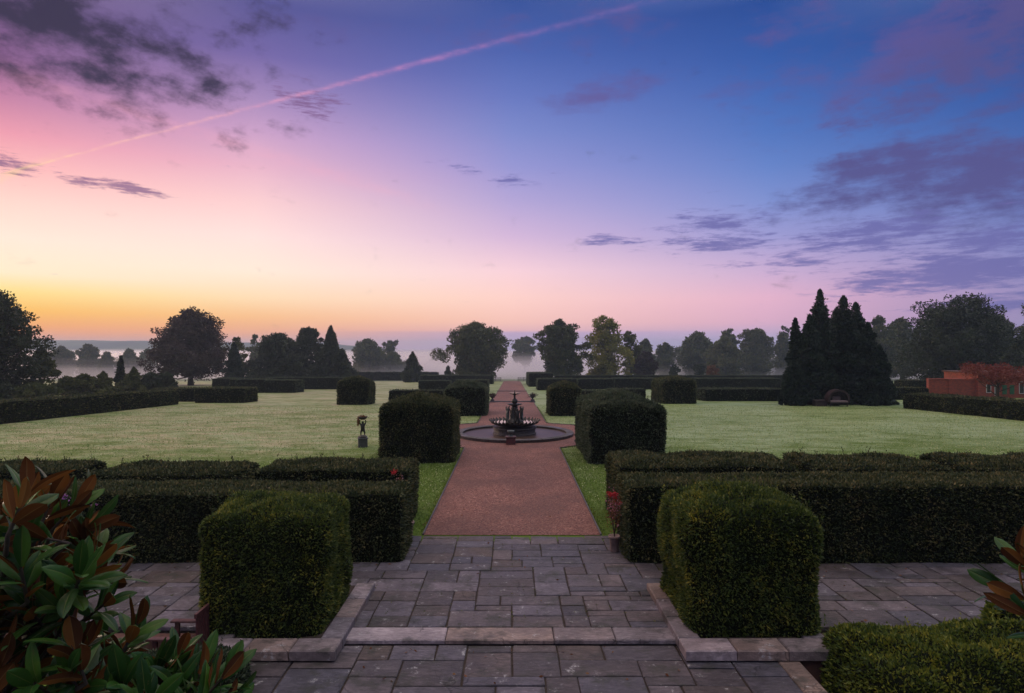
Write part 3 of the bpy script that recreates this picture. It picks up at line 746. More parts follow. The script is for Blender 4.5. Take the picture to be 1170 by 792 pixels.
# ================================================================== TREES (distances from the ground line; every crown its own mesh)
s = 1
def T(*a, **k):
    global s; s += 1
    return tpx(*a, seed=s, **k)
T('oak_tree', 'dark ragged tree at the left edge, tallest on that side', 'tree', -75, 48, 333, 62, shape='oval', leafm='dark_leaf', n=26000, leaf=.17, bottom=.06, clumps=110, fill=.6)
T('bushy_tree', 'small leaning bushy tree right of the ragged tree at the left edge', 'tree', 22, 70, 400, 66, shape='round', n=5000, leaf=.15, bottom=.05, clumps=30, fill=.3)
T('copper_beech', 'broad dome-shaped dark tree standing alone against the orange sky', 'tree', 168, 268, 351.5, 112, shape='dome', leafm='copper_leaf', n=26000, leaf=.24, bottom=.10, clumps=120, fill=.6)
T('small_tree', 'slim grey tree at the right shoulder of the dome-shaped tree', 'tree', 258, 284, 386, 130, n=3500, leaf=.26, bottom=.2, clumps=25, fill=.2)
T('conical_yew', 'green cone-shaped yew at the foot of the dome-shaped tree', 'tree', 251, 284, 391, 104, shape='cone', leafm='conifer_leaf', n=9000, leaf=.18, bottom=.0, clumps=60, fill=.7)
T('cedar_tree', 'very dark mound-shaped tree, left of the tall spiky pair', 'tree', 285, 352, 379, 118, shape='dome', leafm='dark_leaf', n=16000, leaf=.24, bottom=.02, clumps=80, fill=.8)
T('cedar_tree', 'spiky dark tree rising from behind the mound-shaped tree', 'tree', 330, 372, 374, 124, shape='oval', leafm='dark_leaf', n=10000, leaf=.25, bottom=.05, clumps=60)
T('fir_tree', 'dark pointed tree at the right end of the left clump', 'tree', 354, 402, 372, 119, shape='cone', leafm='dark_leaf', n=14000, leaf=.24, bottom=.02, clumps=80, fill=.7)
T('fir_tree', 'low dark shoulder tree at the right foot of the pointed tree', 'tree', 374, 404, 399, 117, shape='dome', leafm='dark_leaf', n=7000, leaf=.24, bottom=.02, clumps=50, fill=.7)
T('thin_tree', 'pale thin tree peeping between the dome-shaped tree and the mound', 'tree', 281, 302, 383, 190, n=3000, leaf=.35, bottom=.15, clumps=25, fill=.2)
T('conical_yew', 'small cone-shaped yew alone by the far hedge left of the walk', 'tree', 456, 487, 401.5, 136, shape='cone', leafm='dark_leaf', n=7000, leaf=.24, bottom=.0, clumps=50, fill=.8)
T('broad_oak', 'big round oak left of the far end of the walk', 'tree', 506, 583, 367, 148, shape='round', leafm='oak_leaf', n=24000, leaf=.30, bottom=.05, clumps=110, fill=.6)
T('conical_yew', 'tiny dark cone shrub at the left foot of the big round oak', 'tree', 506, 518, 418, 144, shape='cone', leafm='dark_leaf', n=1500, leaf=.24, bottom=.0, clumps=16, fill=.8)
T('lime_tree', 'upright dark tree right of the far end of the walk', 'tree', 613, 668, 365, 147, shape='oval', leafm='oak_leaf', n=19000, leaf=.30, bottom=.05, clumps=90, fill=.6)
T('poplar_tree', 'open yellow-green tree just right of the dark upright tree', 'tree', 665, 722, 360.5, 152, shape='oval', leafm='yellow_leaf', n=14000, leaf=.30, bottom=.04, clumps=75, fill=.35)
T('poplar_tree', 'lower green branch-tree leaning out right of the yellow-green tree', 'tree', 708, 734, 377, 158, shape='oval', leafm='olive_leaf', n=5000, leaf=.3, bottom=.08, clumps=35, fill=.3)
T('purple_shrub', 'rounded purple-leaved small tree in the row beyond the right hedges', 'tree', 722, 752, 401, 148, shape='round', leafm='copper_leaf', n=6000, leaf=.26, bottom=.0, clumps=40, fill=.7)
T('yellow_shrub', 'tiny bright yellow-green shrub at the foot of the open yellow-green tree', 'shrub', 690, 702, 421, 146, shape='round', leafm='yellow_leaf', n=900, leaf=.2, bottom=.0, clumps=12)
T('round_shrub', 'small dark ball shrub standing in front of the right-hand mist', 'shrub', 764, 777, 416, 150, shape='round', leafm='dark_leaf', n=1500, leaf=.26, bottom=.0, clumps=16)
T('round_shrub', 'wider dark shrub just right of the small ball shrub in the mist', 'shrub', 791, 808, 414, 152, shape='round', leafm='dark_leaf', n=2200, leaf=.26, bottom=.0, clumps=20)
T('russet_shrub', 'russet-tinged shrub right of the two dark shrubs in the mist', 'shrub', 804, 822, 416, 148, shape='dome', leafm='russet_leaf', n=2500, leaf=.24, bottom=.0, clumps=20)
GB = 'trees in the mist beyond the garden'
far = [(585, 614, 385.5, 330, 'flat', 'misty sparse tree seen in the gap over the far end of the walk', 6500),
 (396, 442, 387, 245, 'round', 'broad hazy tree standing in mist, left one of the pair behind the far left hedge', 8000),
 (436, 455, 386.5, 262, 'flat', 'hazy tree with a lifted sparse crown, rising between the misty pair', 3000),
 (432, 466, 402, 250, 'dome', 'low hazy tree, right one of the pair behind the far left hedge', 6000),
 (489, 504, 407, 420, 'dome', 'tiny distant tree in mist left of the big round oak', 1500),
 (35, 60, 398, 250, 'dome', 'grey wooded clump nearest the ragged tree at the left edge', 5000),
 (52, 88, 396, 262, 'dome', 'wide grey rounded tree below the orange sky on the left', 7000),
 (88, 114, 393.5, 258, 'round', 'grey round-headed tree in the middle of the misty left row', 6000),
 (111, 132, 403, 255, 'dome', 'small grey tree just right of the round-headed misty tree', 4000),
 (136, 160, 400, 262, 'dome', 'grey misty tree left of the dome-shaped dark tree', 5000),
 (154, 184, 399.5, 270, 'dome', 'grey misty tree partly behind the dome-shaped dark tree', 5000),
 (727, 748, 388, 225, 'oval', 'blue hazy tree behind the purple-leaved tree', 5000),
 (748, 771, 390, 235, 'round', 'blue hazy tree right of the one behind the purple-leaved tree', 5000),
 (771, 822, 379, 232, 'round', 'broad blue-green hazy tree, left end of the long right-hand row', 10000),
 (803, 852, 385, 205, 'dome', 'darker olive tree in front of the long right-hand hazy row', 9000),
 (818, 846, 375.5, 240, 'oval', 'tall hazy tree peeping over the darker olive tree', 5000),
 (838, 888, 375.5, 225, 'round', 'broad rounded hazy tree left of the conifers', 10000),
 (884, 906, 373, 238, 'oval', 'tall thin-crowned hazy tree touching the left of the conifers', 4500),
 (985, 1022, 362, 160, 'round', 'hazy tree just right of the conifers, behind them', 8000),
 (1010, 1052, 361.5, 165, 'round', 'hazy tree filling the gap between conifers and the great oak', 8000),
 (1125, 1162, 360, 130, 'round', 'paler tree behind the right side of the great oak', 7000),
 (1150, 1205, 378, 125, 'round', 'dark tree low at the right edge above the brick building', 8000),
 (284, 300, 400, 200, 'dome', 'low hazy tree between the green cone yew and the dark mound', 2500)]
for pl, pr, yt, Y, sh, lab, n_ in far:
    T('misty_tree', lab, 'tree', pl, pr, yt, Y, shape=sh, leafm='olive_leaf' if 'olive' in lab or 'rounded hazy' in lab else 'oak_leaf', n=n_, leaf=.0022*Y, bottom=.22 if sh == 'flat' else .04, clumps=60 if n_ > 4000 else 30, fill=.2 if sh == 'flat' else .55, group=GB)
T('great_oak', 'great spreading oak behind the brick wall on the right', 'tree', 1027, 1158, 336.5, 92, shape='round', leafm='dark_leaf', n=34000, leaf=.21, bottom=.03, clumps=150, fill=.65)
T('thin_tree', 'tall tree only just entering the photo at the right edge', 'tree', 1160, 1230, 340, 90, shape='oval', leafm='oak_leaf', n=14000, leaf=.2, bottom=.05, clumps=80)
# far wood masses that close the horizon between the named trees
def wood(pl, pr, yt, Y, n_, sd, lab, depth=30, leafm='oak_leaf'):
    rng = np.random.default_rng(sd); x0, x1 = Xat(pl, Y), Xat(pr, Y); H = Zat(yt, Y)-zg(Y)
    mb = MB(); m_ = int((x1-x0)/4)+2
    cs = np.stack([rng.uniform(x0, x1, m_*5), rng.uniform(0, depth, m_*5), rng.uniform(.1, .85, m_*5)*H], 1)
    cs[:, 2] *= np.array([.8+.35*mnoise.noise(Vector((c[0]*.06, sd, 0))) for c in cs])
    k = rng.integers(0, len(cs), n_); d = rng.normal(0, 1, (n_, 3)); d /= np.linalg.norm(d, axis=1)[:, None]
    P = cs[k] + d*rng.uniform(.3, 1, (n_, 1))*H*.2*np.array([1.2, 1.2, .9]); P[:, 2] = np.abs(P[:, 2])
    mb.leaves(P - [0, 0, 0], d, .003*Y, .0022*Y, rng, 0, spread=.7)
    o = mb.build('far_wood', leafm, loc=(0, Y, zg(Y))); tag(o, lab, 'wood', kind='stuff')
wood(-200, 200, 405, 300, 26000, 1, 'grey far-off wood along the misty field on the left')
wood(735, 920, 391, 262, 34000, 2, 'blue far-off wood behind the right-hand trees')
wood(975, 1250, 374, 200, 34000, 3, 'dark far-off wood behind the great oak')
wood(390, 520, 417, 520, 5000, 5, 'thin line of distant wood in the mist left of the round oak')
wood(560, 640, 412, 520, 5000, 6, 'pale distant wood in the mist beyond the walk')
# shrub belt on the left
GS = 'shrubs in the belt beyond the left hedge'
for i, (pl, pr, yt, Y, lab, lm) in enumerate([
 (62, 92, 430, 72, 'low dark shrub at the left end of the belt beyond the long hedge', 'oak_leaf'),
 (82, 112, 427, 73, 'spreading dark shrub, second in the belt beyond the long hedge', 'oak_leaf'),
 (102, 134, 424, 74, 'brownish shrub in the belt left of the spiky sapling', 'olive_leaf'),
 (130, 146, 406, 78, 'spiky sapling sticking up out of the shrub belt', 'conifer_leaf'),
 (138, 168, 419, 76, 'shrub just right of the spiky sapling', 'oak_leaf'),
 (158, 186, 424, 77, 'dark shrub in front of the dome-shaped tree, left of its trunk', 'dark_leaf'),
 (176, 204, 425, 78, 'dark shrub at the right end of the belt under the dome-shaped tree', 'dark_leaf'),
 (-30, 22, 436, 58, 'dark undergrowth shrub under the ragged tree at the left edge', 'dark_leaf'),
 (16, 62, 438, 60, 'dark undergrowth shrub between the ragged tree and the belt', 'oak_leaf')]):
    T('belt_shrub', lab, 'shrub', pl, pr, yt, Y, shape='cone' if 'sapling' in lab else 'dome', leafm=lm, n=5200, leaf=.15, bottom=0, clumps=55, fill=.7, group=GS)
# conifer stand
GC = 'dark conifers of the stand on the right lawn'
for pl, pr, yt, Y, lab in [(894, 924, 363, 52, 'slim conifer at the left side of the stand'),
 (898, 952, 359, 51.5, 'second conifer from the left in the stand'),
 (906, 968, 330.5, 53, 'tallest conifer of the stand with a feathery tip'),
 (928, 1000, 337.5, 53.5, 'conifer just right of the tallest one'),
 (944, 1012, 345, 52.5, 'broad conifer forming the right half of the stand'),
 (968, 1016, 368, 52, 'shorter conifer on the right slope of the stand'),
 (984, 1025, 394, 51, 'lowest conifer at the right foot of the stand'),
 (905, 1008, 352, 55, 'broad conifer deep inside the stand, behind the two tallest'),
 (892, 922, 412, 50.6, 'low bushy conifer at the left foot of the stand')]:
    T('conifer', lab, 'tree', pl, pr, yt, Y, shape='column', leafm='conifer_leaf', n=15000, leaf=.13, bottom=0, clumps=110, fill=.7, group=GC, trunk=.02)

# Japanese maple in front of the building
Ym = 57
root = tree('japanese_maple', 'low spreading reddish maple in front of the brick building', 'tree', Xat(1140, Ym), Ym, (450-406)*Ym/F, 92*Ym/F, shape='flat', leafm='maple_leaf', n=5500, leaf=.12, seed=77, bottom=.5, clumps=70, fill=.05, trunk=.035)

# ================================================================== BUILT THINGS
# brick wall and low building on the right
Yw = 64
xw0, xw1, xw2 = Xat(1061, Yw), Xat(1083, Yw), Xat(1114, Yw)
zb = zg(Yw)-.3
r0 = empty('garden_wall', (xw0, Yw, zb), label='long red brick garden wall right of the small hedge block', cat='wall')
mb = MB(); zt = Zat(433.6, Yw)-zb
mb.box(0, xw1-xw0, 0, .34, 0, zt); mb.box(xw1-xw0+.0, xw1-xw0+.34, -.14, .34, 0, zt+.02); mb.box(xw1-xw0+.34, xw2-xw0-.01, 0, .34, 0, zt-.02)
mb.build('brickwork', 'brick', r0)
mb = MB(); mb.box(-.03, xw2-xw0-.02, -.04, .38, zt+.022, zt+.09, bev=.02); mb.build('coping', 'brick', r0)
r0 = empty('brick_building', (xw2, Yw-.4, zb), label='low red brick building with green shutters behind the maple', cat='building')
zt = Zat(426.5, Yw)-zb; bw = 16
mb = MB(); mb.box(0, bw, 0, 5, 0, zt); mb.build('wall', 'brick', r0)
mb = MB(); mb.box(-.15, bw+.15, -.15, 5.15, zt, zt+.12, bev=.03); mb.build('roof', 'old_brick', r0)
def bx(px): return Xat(px, Yw-.4)-xw2
def bz(py): return Zat(py, Yw-.4)-zb
for a, b in ((1145, 1150), (1153.5, 1158.5)):
    mb = MB(); mb.box(bx(a), bx(b), -.05, .0, bz(450.5), bz(440)); 
    for k in range(5):
        z = bz(450.5)+(bz(440)-bz(450.5))*(k+.5)/5; mb.box(bx(a)+.04, bx(b)-.04, -.062, -.052, z-.05, z+.05)
    mb.build('shutter', 'green_paint', r0)
for a, b, c, d in ((1126.5, 1132, 449, 439), (1136, 1139.5, 452, 440), (1164, 1170, 450, 436)):
    mb = MB(); X0, X1, Z0, Z1 = bx(a), bx(b), bz(c), bz(d)
    mb.box(X0, X1, -.06, -.005, Z0, Z0+.06); mb.box(X0, X1, -.06, -.005, Z1-.06, Z1); mb.box(X0, X0+.05, -.06, -.005, Z0+.06, Z1-.06); mb.box(X1-.05, X1, -.06, -.005, Z0+.06, Z1-.06)
    w = mb.build('window', 'white_wood', r0)
    mb = MB(); mb.box(X0+.05, X1-.05, -.03, -.01, Z0+.06, Z1-.06); mb.build('pane', 'dark_glass', w)

# hooded garden seat under the conifers
Ys = 49.3; xs_ = Xat(956.5, Ys); r0 = empty('arbour_seat', (xs_, Ys, zg(Ys)), label='round-hooded garden seat with a pale cushion under the conifers', cat='seat')
mb = MB(); n_ = 18; Ro, Ri = .86, .72
for i in range(n_):
    a0, a1 = math.pi*(i/n_*1.16-.08), math.pi*((i+1)/n_*1.16-.08)
    V = []
    for y in (-.3, .35):
        for (r_, a) in ((Ri, a0), (Ro, a0), (Ro, a1), (Ri, a1)): V.append((math.cos(a)*r_, y, .55+math.sin(a)*r_*.92))
    mb.quads(V, [(0,1,2,3), (7,6,5,4), (1,5,6,2), (0,3,7,4)])
mb.build('hood', 'dark_wood', r0)
mb = MB()
for i in range(9):
    x = -.66+i*.165; hh = math.sqrt(max(.01, .72**2-x*x))*.9
    mb.box(x-.07, x+.07, .3, .33, .1, .55+hh)
mb.build('backrest', 'dark_wood', r0)
mb = MB(); mb.box(-.7, .7, -.34, .3, .30, .36, bev=.01); mb.build('seat', 'dark_wood', r0)
mb = MB(); mb.box(-.66, .66, -.33, .25, .362, .48, bev=.05); mb.build('cushion', 'cushion', r0)
mb = MB(); mb.box(-.3, .32, .12, .25, .482, .78, bev=.06); mb.build('cushion', 'cushion', r0)
for x in (-.68, .62):
    mb = MB(); mb.box(x, x+.06, -.28, -.22, -.05, .3); mb.build('leg', 'dark_wood', r0)
mb = MB(); mb.box(-.45, .45, -.3, .3, 0, .45, bev=.03); mb.box(-.5, .5, -.34, .34, .452, .50, bev=.02)
tag(mb.build('storage_box', 'dark_wood', loc=(Xat(936.5, 49.6), 49.6, zg(49.6))), 'low dark wooden chest on the grass just left of the hooded seat', 'box')

# low wooden garden armchair, its back hidden by the left cube hedge
cxh, cyh = -4.44, 8.46
r0 = empty('garden_chair', (cxh, cyh, -.43), label='dark red slatted wooden armchair beside the left planter', cat='chair')
mb = MB()
for i in range(6):
    x = -.26+i*.10; mb.box(x, x+.075, -.25, .25, .385, .41)
mb.build('seat', 'red_wood', r0)
for y in (-.30, .25):
    mb = MB(); mb.box(-.30, .24, y-.02, y+.06, .62, .65, bev=.01); mb.build('armrest', 'red_wood', r0)
for y in (-.29, .26):
    for x in (-.25, .20):
        mb = MB(); mb.box(x, x+.055, y-.005, y+.04, .0, .618); mb.build('leg', 'red_wood', r0)
mb = MB()
for i in range(6):
    y = -.25+i*.09; mb.obox((.31, y+.02, .66), (.022, .06, .5), 0, 0)
mb.box(.295, .33, -.29, .30, .90, .96)
mb.build('backrest', 'red_wood', r0)

# white rails at the end of the walk
def rail(pl, pr, lab):
    Y = 146; x0, x1 = Xat(pl, Y), Xat(pr, Y)
    r0 = empty('wooden_rail', ((x0+x1)/2, Y, zg(Y)), label=lab, cat='fence'); hw = (x1-x0)/2
    mb = MB()
    for z in (.28, .55, .82): mb.box(-hw, hw, -.03, .03, z-.05, z+.05)
    mb.build('bar', 'slate', r0)
    for x in (-hw-.06, -.05, hw):
        mb = MB(); mb.box(x, x+.1, -.06, .06, -.2, .98); mb.build('post', 'slate', r0)
rail(592, 604.5, 'dark low rail fence at the end of the walk on its right')
rail(560, 572, 'dark low rail fence at the end of the walk on its left')

# pair of small plant urns beside the walk
def urn(px, lab):
    Y = 55.0
    r0 = empty('plant_urn', (Xat(px, Y), Y, zg(Y)), label=lab, cat='urn')
    mb = MB(); mb.box(-.24, .24, -.24, .24, -.08, .12, bev=.02); mb.box(-.17, .17, -.17, .17, .121, .26, bev=.02); mb.build('plinth', 'slate', r0)
    mb = MB(); mb.lathe([(.11, .26), (.07, .32), (.06, .36), (.15, .42), (.21, .52), (.24, .57), (.22, .57), (.16, .5), (0, .5)], 18); mb.build('bowl', 'bronze', r0, smooth=True)
    rng = np.random.default_rng(int(px)); mb = MB(); P = rng.normal(0, .13, (420, 3))*[1.2, 1.2, .6] + [0, 0, .63]
    mb.leaves(P, rng.normal(0, 1, (420, 3)), .09, .06, rng, 0); mb.build('foliage', 'copper_leaf', r0)
urn(562.5, 'small plant urn on the left edge of the far walk')
urn(608.5, 'small plant urn on the right edge of the far walk')

# statue: cherub holding a dish on a square pedestal
Yp = Yat(510.7); r0 = empty('cherub_statue', (Xat(414.5, Yp), Yp, 0), label='dark bronze cherub statue holding up a dish on a grey plinth, on the left lawn', cat='statue', rz=.3)
mb = MB(); mb.box(-.18, .18, -.18, .18, -.03, .34, bev=.015); mb.box(-.2, .2, -.2, .2, .342, .385, bev=.012); mb.build('plinth', 'lead', r0)
def skin_figure(name, joints, edges, mat, parent, loc=(0, 0, 0), sc=1.0):
    me = bpy.data.meshes.new(name); me.from_pydata([tuple(Vector(j[0])*sc) for j in joints], edges, [])
    o = bpy.data.objects.new(name, me); C.objects.link(o)
    md = o.modifiers.new('skin', 'SKIN')
    for i, j in enumerate(joints):
        me.skin_vertices[0].data[i].radius = (j[1]*sc, j[1]*sc); me.skin_vertices[0].data[i].use_root = (i == 0)
    md.use_smooth_shade = True
    sd_ = o.modifiers.new('sub', 'SUBSURF'); sd_.levels = 1; sd_.render_levels = 1
    dg = bpy.context.evaluated_depsgraph_get(); ev = o.evaluated_get(dg)
    nm = bpy.data.meshes.new_from_object(ev); nm.materials.append(M[mat])
    bpy.data.objects.remove(o); o = bpy.data.objects.new(name, nm); C.objects.link(o)
    o.parent = parent; o.location = loc
    return o
CH = [((0,0,.24), .075), ((0,-.01,.33), .07), ((0,0,.42), .078), ((0,0,.475), .03), ((0,-.005,.53), .055), ((0,-.005,.575), .045),
      ((-.05,0,.20), .05), ((-.08,-.05,.11), .035), ((-.07,-.01,.02), .022), ((-.08,-.05,.0), .018),
      ((.05,0,.20), .05), ((.07,-.04,.12), .035), ((.08,.05,.03), .022), ((.08,.01,.0), .018),
      ((-.08,0,.44), .032), ((-.13,-.02,.54), .025), ((-.10,-.02,.635), .02),
      ((.08,0,.44), .032), ((.13,-.02,.54), .025), ((.10,-.02,.635), .02)]
CE = [(0,1),(1,2),(2,3),(3,4),(4,5),(0,6),(6,7),(7,8),(8,9),(0,10),(10,11),(11,12),(12,13),(2,14),(14,15),(15,16),(2,17),(17,18),(18,19)]
skin_figure('cherub', CH, CE, 'bronze', r0, (0, 0, .47))
mb = MB(); mb.lathe([(.0, .385), (.16, .385), (.17, .42), (.11, .47), (.0, .49)], 14, wob=lambda t, z: 1+.18*math.sin(5*t)); mb.build('rock_base', 'bronze', r0)
mb = MB(); mb.lathe([(0, 1.10), (.08, 1.105), (.15, 1.15), (.20, 1.22), (.19, 1.23), (.13, 1.18), (0, 1.16)], 20, wob=lambda t, z: 1+.05*math.sin(9*t)); mb.build('dish', 'bronze', r0, smooth=True)
rng = np.random.default_rng(61); mb = MB()
P = np.concatenate([rng.normal(0, .06, (160, 3))*[1, 1, .4]+[0, 0, 1.24], np.stack([-.17+rng.normal(0, .02, 220), rng.normal(0, .04, 220), rng.uniform(.88, 1.22, 220)], 1)])
mb.leaves(P, rng.normal(0, 1, (380, 3)), .05, .035, rng, 0, up=-.3); mb.build('trailing_foliage', 'russet_leaf', r0)

# potted roses at the terrace corners
def pot(x, y, lab, z_top, sd, lean=0):   # slim pot half hidden by the hedge end
    r0 = empty('flower_pot', (x, y, 0), label=lab, cat='flower pot')
    mb = MB(); mb.lathe([(0, .0), (.075, .0), (.08, .02), (.10, .26), (.118, .27), (.12, .31), (.105, .31), (.095, .29), (0, .285)], 20); mb.build('pot', 'terracotta', r0, smooth=True)
    rng = np.random.default_rng(sd); mb = MB()
    for i in range(6):
        a = rng.uniform(0, 6.28); t = rng.uniform(.6, 1)
        mb.tube([(0, 0, .28), (math.cos(a)*.05+lean*.3, math.sin(a)*.05, .28+(z_top-.28)*t*.5), (math.cos(a)*.12+lean, math.sin(a)*.12, .28+(z_top-.28)*t)], [.008, .006, .003], 5)
    mb.build('stem', 'bark', r0)
    def cloud(n, c, sp, ln_, w, mat, nm):
        mb = MB(); P = rng.normal(0, 1, (n, 3))*sp + c; mb.leaves(P, rng.normal(0, 1, (n, 3)), ln_, w, rng, 0); mb.build(nm, mat, r0)
    cloud(300, np.array([lean*.6, 0, z_top*.62]), np.array([.07, .08, .17]), .045, .03, 'russet_leaf', 'leaves')
    cloud(150, np.array([lean*.8, -.03, z_top*.72]), np.array([.07, .08, .12]), .035, .03, 'pink_petal', 'faded_foliage')
    for i in range(7 if not lean else 2):
        c = np.array([lean+rng.normal(-.03, .07), rng.normal(-.03, .05), z_top-rng.uniform(0, .26)])
        cloud(30, c, np.full(3, .022), .035, .03, 'red_petal', 'red_flower')
pot(2.02, 12.35, 'pale pot with a straggling red-flowered rose at the left end of the right terrace hedge', 1.22, 5)
pot(-2.2, 13.35, 'rose with red blooms showing over the right end of the left terrace hedge', 1.42, 6, lean=-.28)
# aster heads behind the magnolia
rng = np.random.default_rng(12); mb = MB()
r0 = empty('aster_clump', (-8.6, 11.35, 0), label='violet aster clump just above the magnolia at the left edge', cat='flowers')
P = np.stack([rng.normal(0, .5, 500), rng.normal(0, .12, 500), rng.uniform(.0, 1.2, 500)], 1); mb.leaves(P, np.tile([0, 0, 1.], (500, 1)), .12, .02, rng); mb.build('foliage', 'rosemary_leaf', r0)
mb = MB(); P = np.stack([rng.normal(0, .5, 240), rng.normal(-.02, .12, 240), rng.uniform(1.1, 1.4, 240)], 1); mb.leaves(P, rng.normal(0, 1, (240, 3)), .05, .04, rng); mb.build('blossom', 'violet_petal', r0)

# ---- fountain
r0 = empty('tiered_fountain', (FX, FY, 0), label='three-tiered dark bronze fountain standing in the round pool', cat='fountain')
pool = empty('round_pool', (FX, FY, 0), label='round stone-rimmed pool encircling the fountain', cat='pool')
mb = MB(); n_ = 28
for i in range(n_):                                     # curved rim stones
    a0, a1 = 2*math.pi*i/n_+.004, 2*math.pi*(i+1)/n_-.004
    V = []
    for a in (a0, (a0+a1)/2, a1):
        for r_, z in ((2.42, .0), (2.38, .13), (2.44, .15), (2.68, .15), (2.73, .13), (2.70, .0)): V.append((math.cos(a)*r_, math.sin(a)*r_, z))
    Q = [(j*6+k, j*6+k+1, (j+1)*6+k+1, (j+1)*6+k) for j in range(2) for k in range(5)]
    mb.quads(V, Q); mb.poly(V, [[0,5,4,3,2,1], [12,13,14,15,16,17]])
mb.build('rim', 'pool_stone', pool)
mb = MB(); mb.lathe([(2.43, -.02), (0, -.02)], 48); mb.build('basin_floor', 'soil', pool)
mb = MB(); mb.lathe([(2.43, .05), (.9, .05)], 48); mb.build('water', 'murky_water', pool)
mb = MB(); mb.lathe([(1.0, 0), (1.0, .10), (.96, .12), (.96, .30), (1.02, .32), (1.02, .37), (0, .37)], 40); mb.build('drum', 'pool_stone', r0)
# tulip-edged bowl
mb = MB()
mb.lathe([(.35, .37), (.6, .40), (.9, .47), (1.08, .55), (1.12, .60), (1.06, .60), (.9, .53), (0, .50)], 48)
for i in range(34):
    a = 2*math.pi*i/34; c, s_ = math.cos(a), math.sin(a); t_ = np.array([-s_, c, 0]); o_ = np.array([c, s_, 0])
    V = []
    for u, wd, r_ in ((0, .06, 1.08), (.35, .09, 1.11), (.7, .07, 1.14), (1, .01, 1.19)):
        b_ = o_*r_ + np.array([0, 0, .56+.13*u]); V += [b_-t_*wd, b_+t_*wd, b_-t_*wd-o_*.02, b_+t_*wd-o_*.02]
    mb.quads(V, [(4*j+a_, 4*j+b2, 4*j+4+b2, 4*j+4+a_) for j in range(3) for a_, b2 in ((0,1), (3,2), (1,3), (2,0))])
    mb.ball(V[-1], (.03, .03, .035), seg=6, rings=4)
mb.build('lower_bowl', 'bronze', r0)
mb = MB(); mb.lathe([(1.05, .60), (0, .60)], 48); mb.build('water', 'pool_water', r0)
mb = MB()
mb.lathe([(.34, .5), (.36, .66), (.26, .72), (.22, .8), (.24, .9), (.17, 1.0), (.19, 1.1), (.13, 1.2), (.15, 1.28), (.10, 1.33), (.2, 1.36)], 20, wob=lambda t, z: 1+.12*math.sin(4*t+z*5))
mb.lathe([(.08, 1.42), (.12, 1.47), (.15, 1.55), (.11, 1.63), (.05, 1.68), (.045, 1.82), (.08, 1.86)], 16)
mb.build('column', 'bronze', r0, smooth=True)
mb = MB(); mb.lathe([(.1, 1.33), (.26, 1.37), (.34, 1.43), (.32, 1.435), (.2, 1.41), (0, 1.41)], 24, wob=lambda t, z: 1+.07*math.cos(8*t)); mb.build('middle_bowl', 'bronze', r0, smooth=True)
mb = MB(); mb.lathe([(.06, 1.85), (.16, 1.87), (.27, 1.92), (.27, 1.935), (.14, 1.905), (0, 1.90)], 24); mb.build('top_bowl', 'bronze', r0, smooth=True)
mb = MB(); mb.lathe([(.03, 1.90), (.035, 1.96), (.018, 2.0), (.03, 2.03), (0, 2.07)], 10); mb.build('finial', 'bronze', r0)
mb = MB(); mb.lathe([(.255, 1.928), (0, 1.928)], 24); mb.build('water', 'pool_water', r0)
for i in range(4):
    a = -math.pi/2 + i*math.pi/2 + .35
    f = skin_figure('cherub', CH, CE, 'verdigris' if i % 2 else 'bronze', r0, (math.cos(a)*.34, math.sin(a)*.34, .54), 1.22); f.rotation_euler = (0, 0, a+math.pi/2)
# small bronze block at the front of the pool
bl = empty('fountain_plinth', (Xat(583.7, 26.0), 26.02, 0), label='small square bronze block in front of the pool rim', cat='plinth')
mb = MB(); mb.box(-.19, .19, -.16, .16, 0, .30, bev=.015); mb.box(-.215, .215, -.185, .185, .302, .345, bev=.012); mb.build('block', 'red_wood', bl)
mb = MB(); mb.lathe([(.12, .345), (.05, .38), (.05, .42), (.13, .50), (.16, .58), (.13, .58), (0, .52)], 16); mb.build('vase', 'verdigris', bl, smooth=True)

# ================================================================== MAGNOLIAS
def mag_leaf(mb, p, d, up, ln_, w, rng):
    d = d/np.linalg.norm(d); sd_ = np.cross(d, up); sd_ /= np.linalg.norm(sd_)+1e-9; nr = np.cross(sd_, d)
    roll = rng.normal(0, .45); sd_, nr = sd_*math.cos(roll)+nr*math.sin(roll), nr*math.cos(roll)-sd_*math.sin(roll)
    V = []; m_ = 8; curl = rng.normal(-.10, .14); fold = rng.uniform(.12, .4); wave = rng.uniform(0, 6)
    for i in range(m_+1):
        t = i/m_; ww = w*.5*max(.05, math.sin(math.pi*min(1, t**1.15*.95+.03))**.62)*(1 if t < .99 else .25)
        c = p + d*ln_*t + nr*curl*ln_*t*t*1.6
        lift = ww*fold*(1+.25*math.sin(wave+t*9))
        for k, q in ((-1, 1.0), (-.5, .55), (-.07, .08), (0, 0), (.07, .08), (.5, .55), (1, 1.0)):
            V.append(c + sd_*ww*k + nr*(lift*q - (.10*w if q == 1 else 0)))
    Q = [(i*7+k, i*7+k+1, (i+1)*7+k+1, (i+1)*7+k) for i in range(m_) for k in range(6)]
    mb.quads(V, Q)
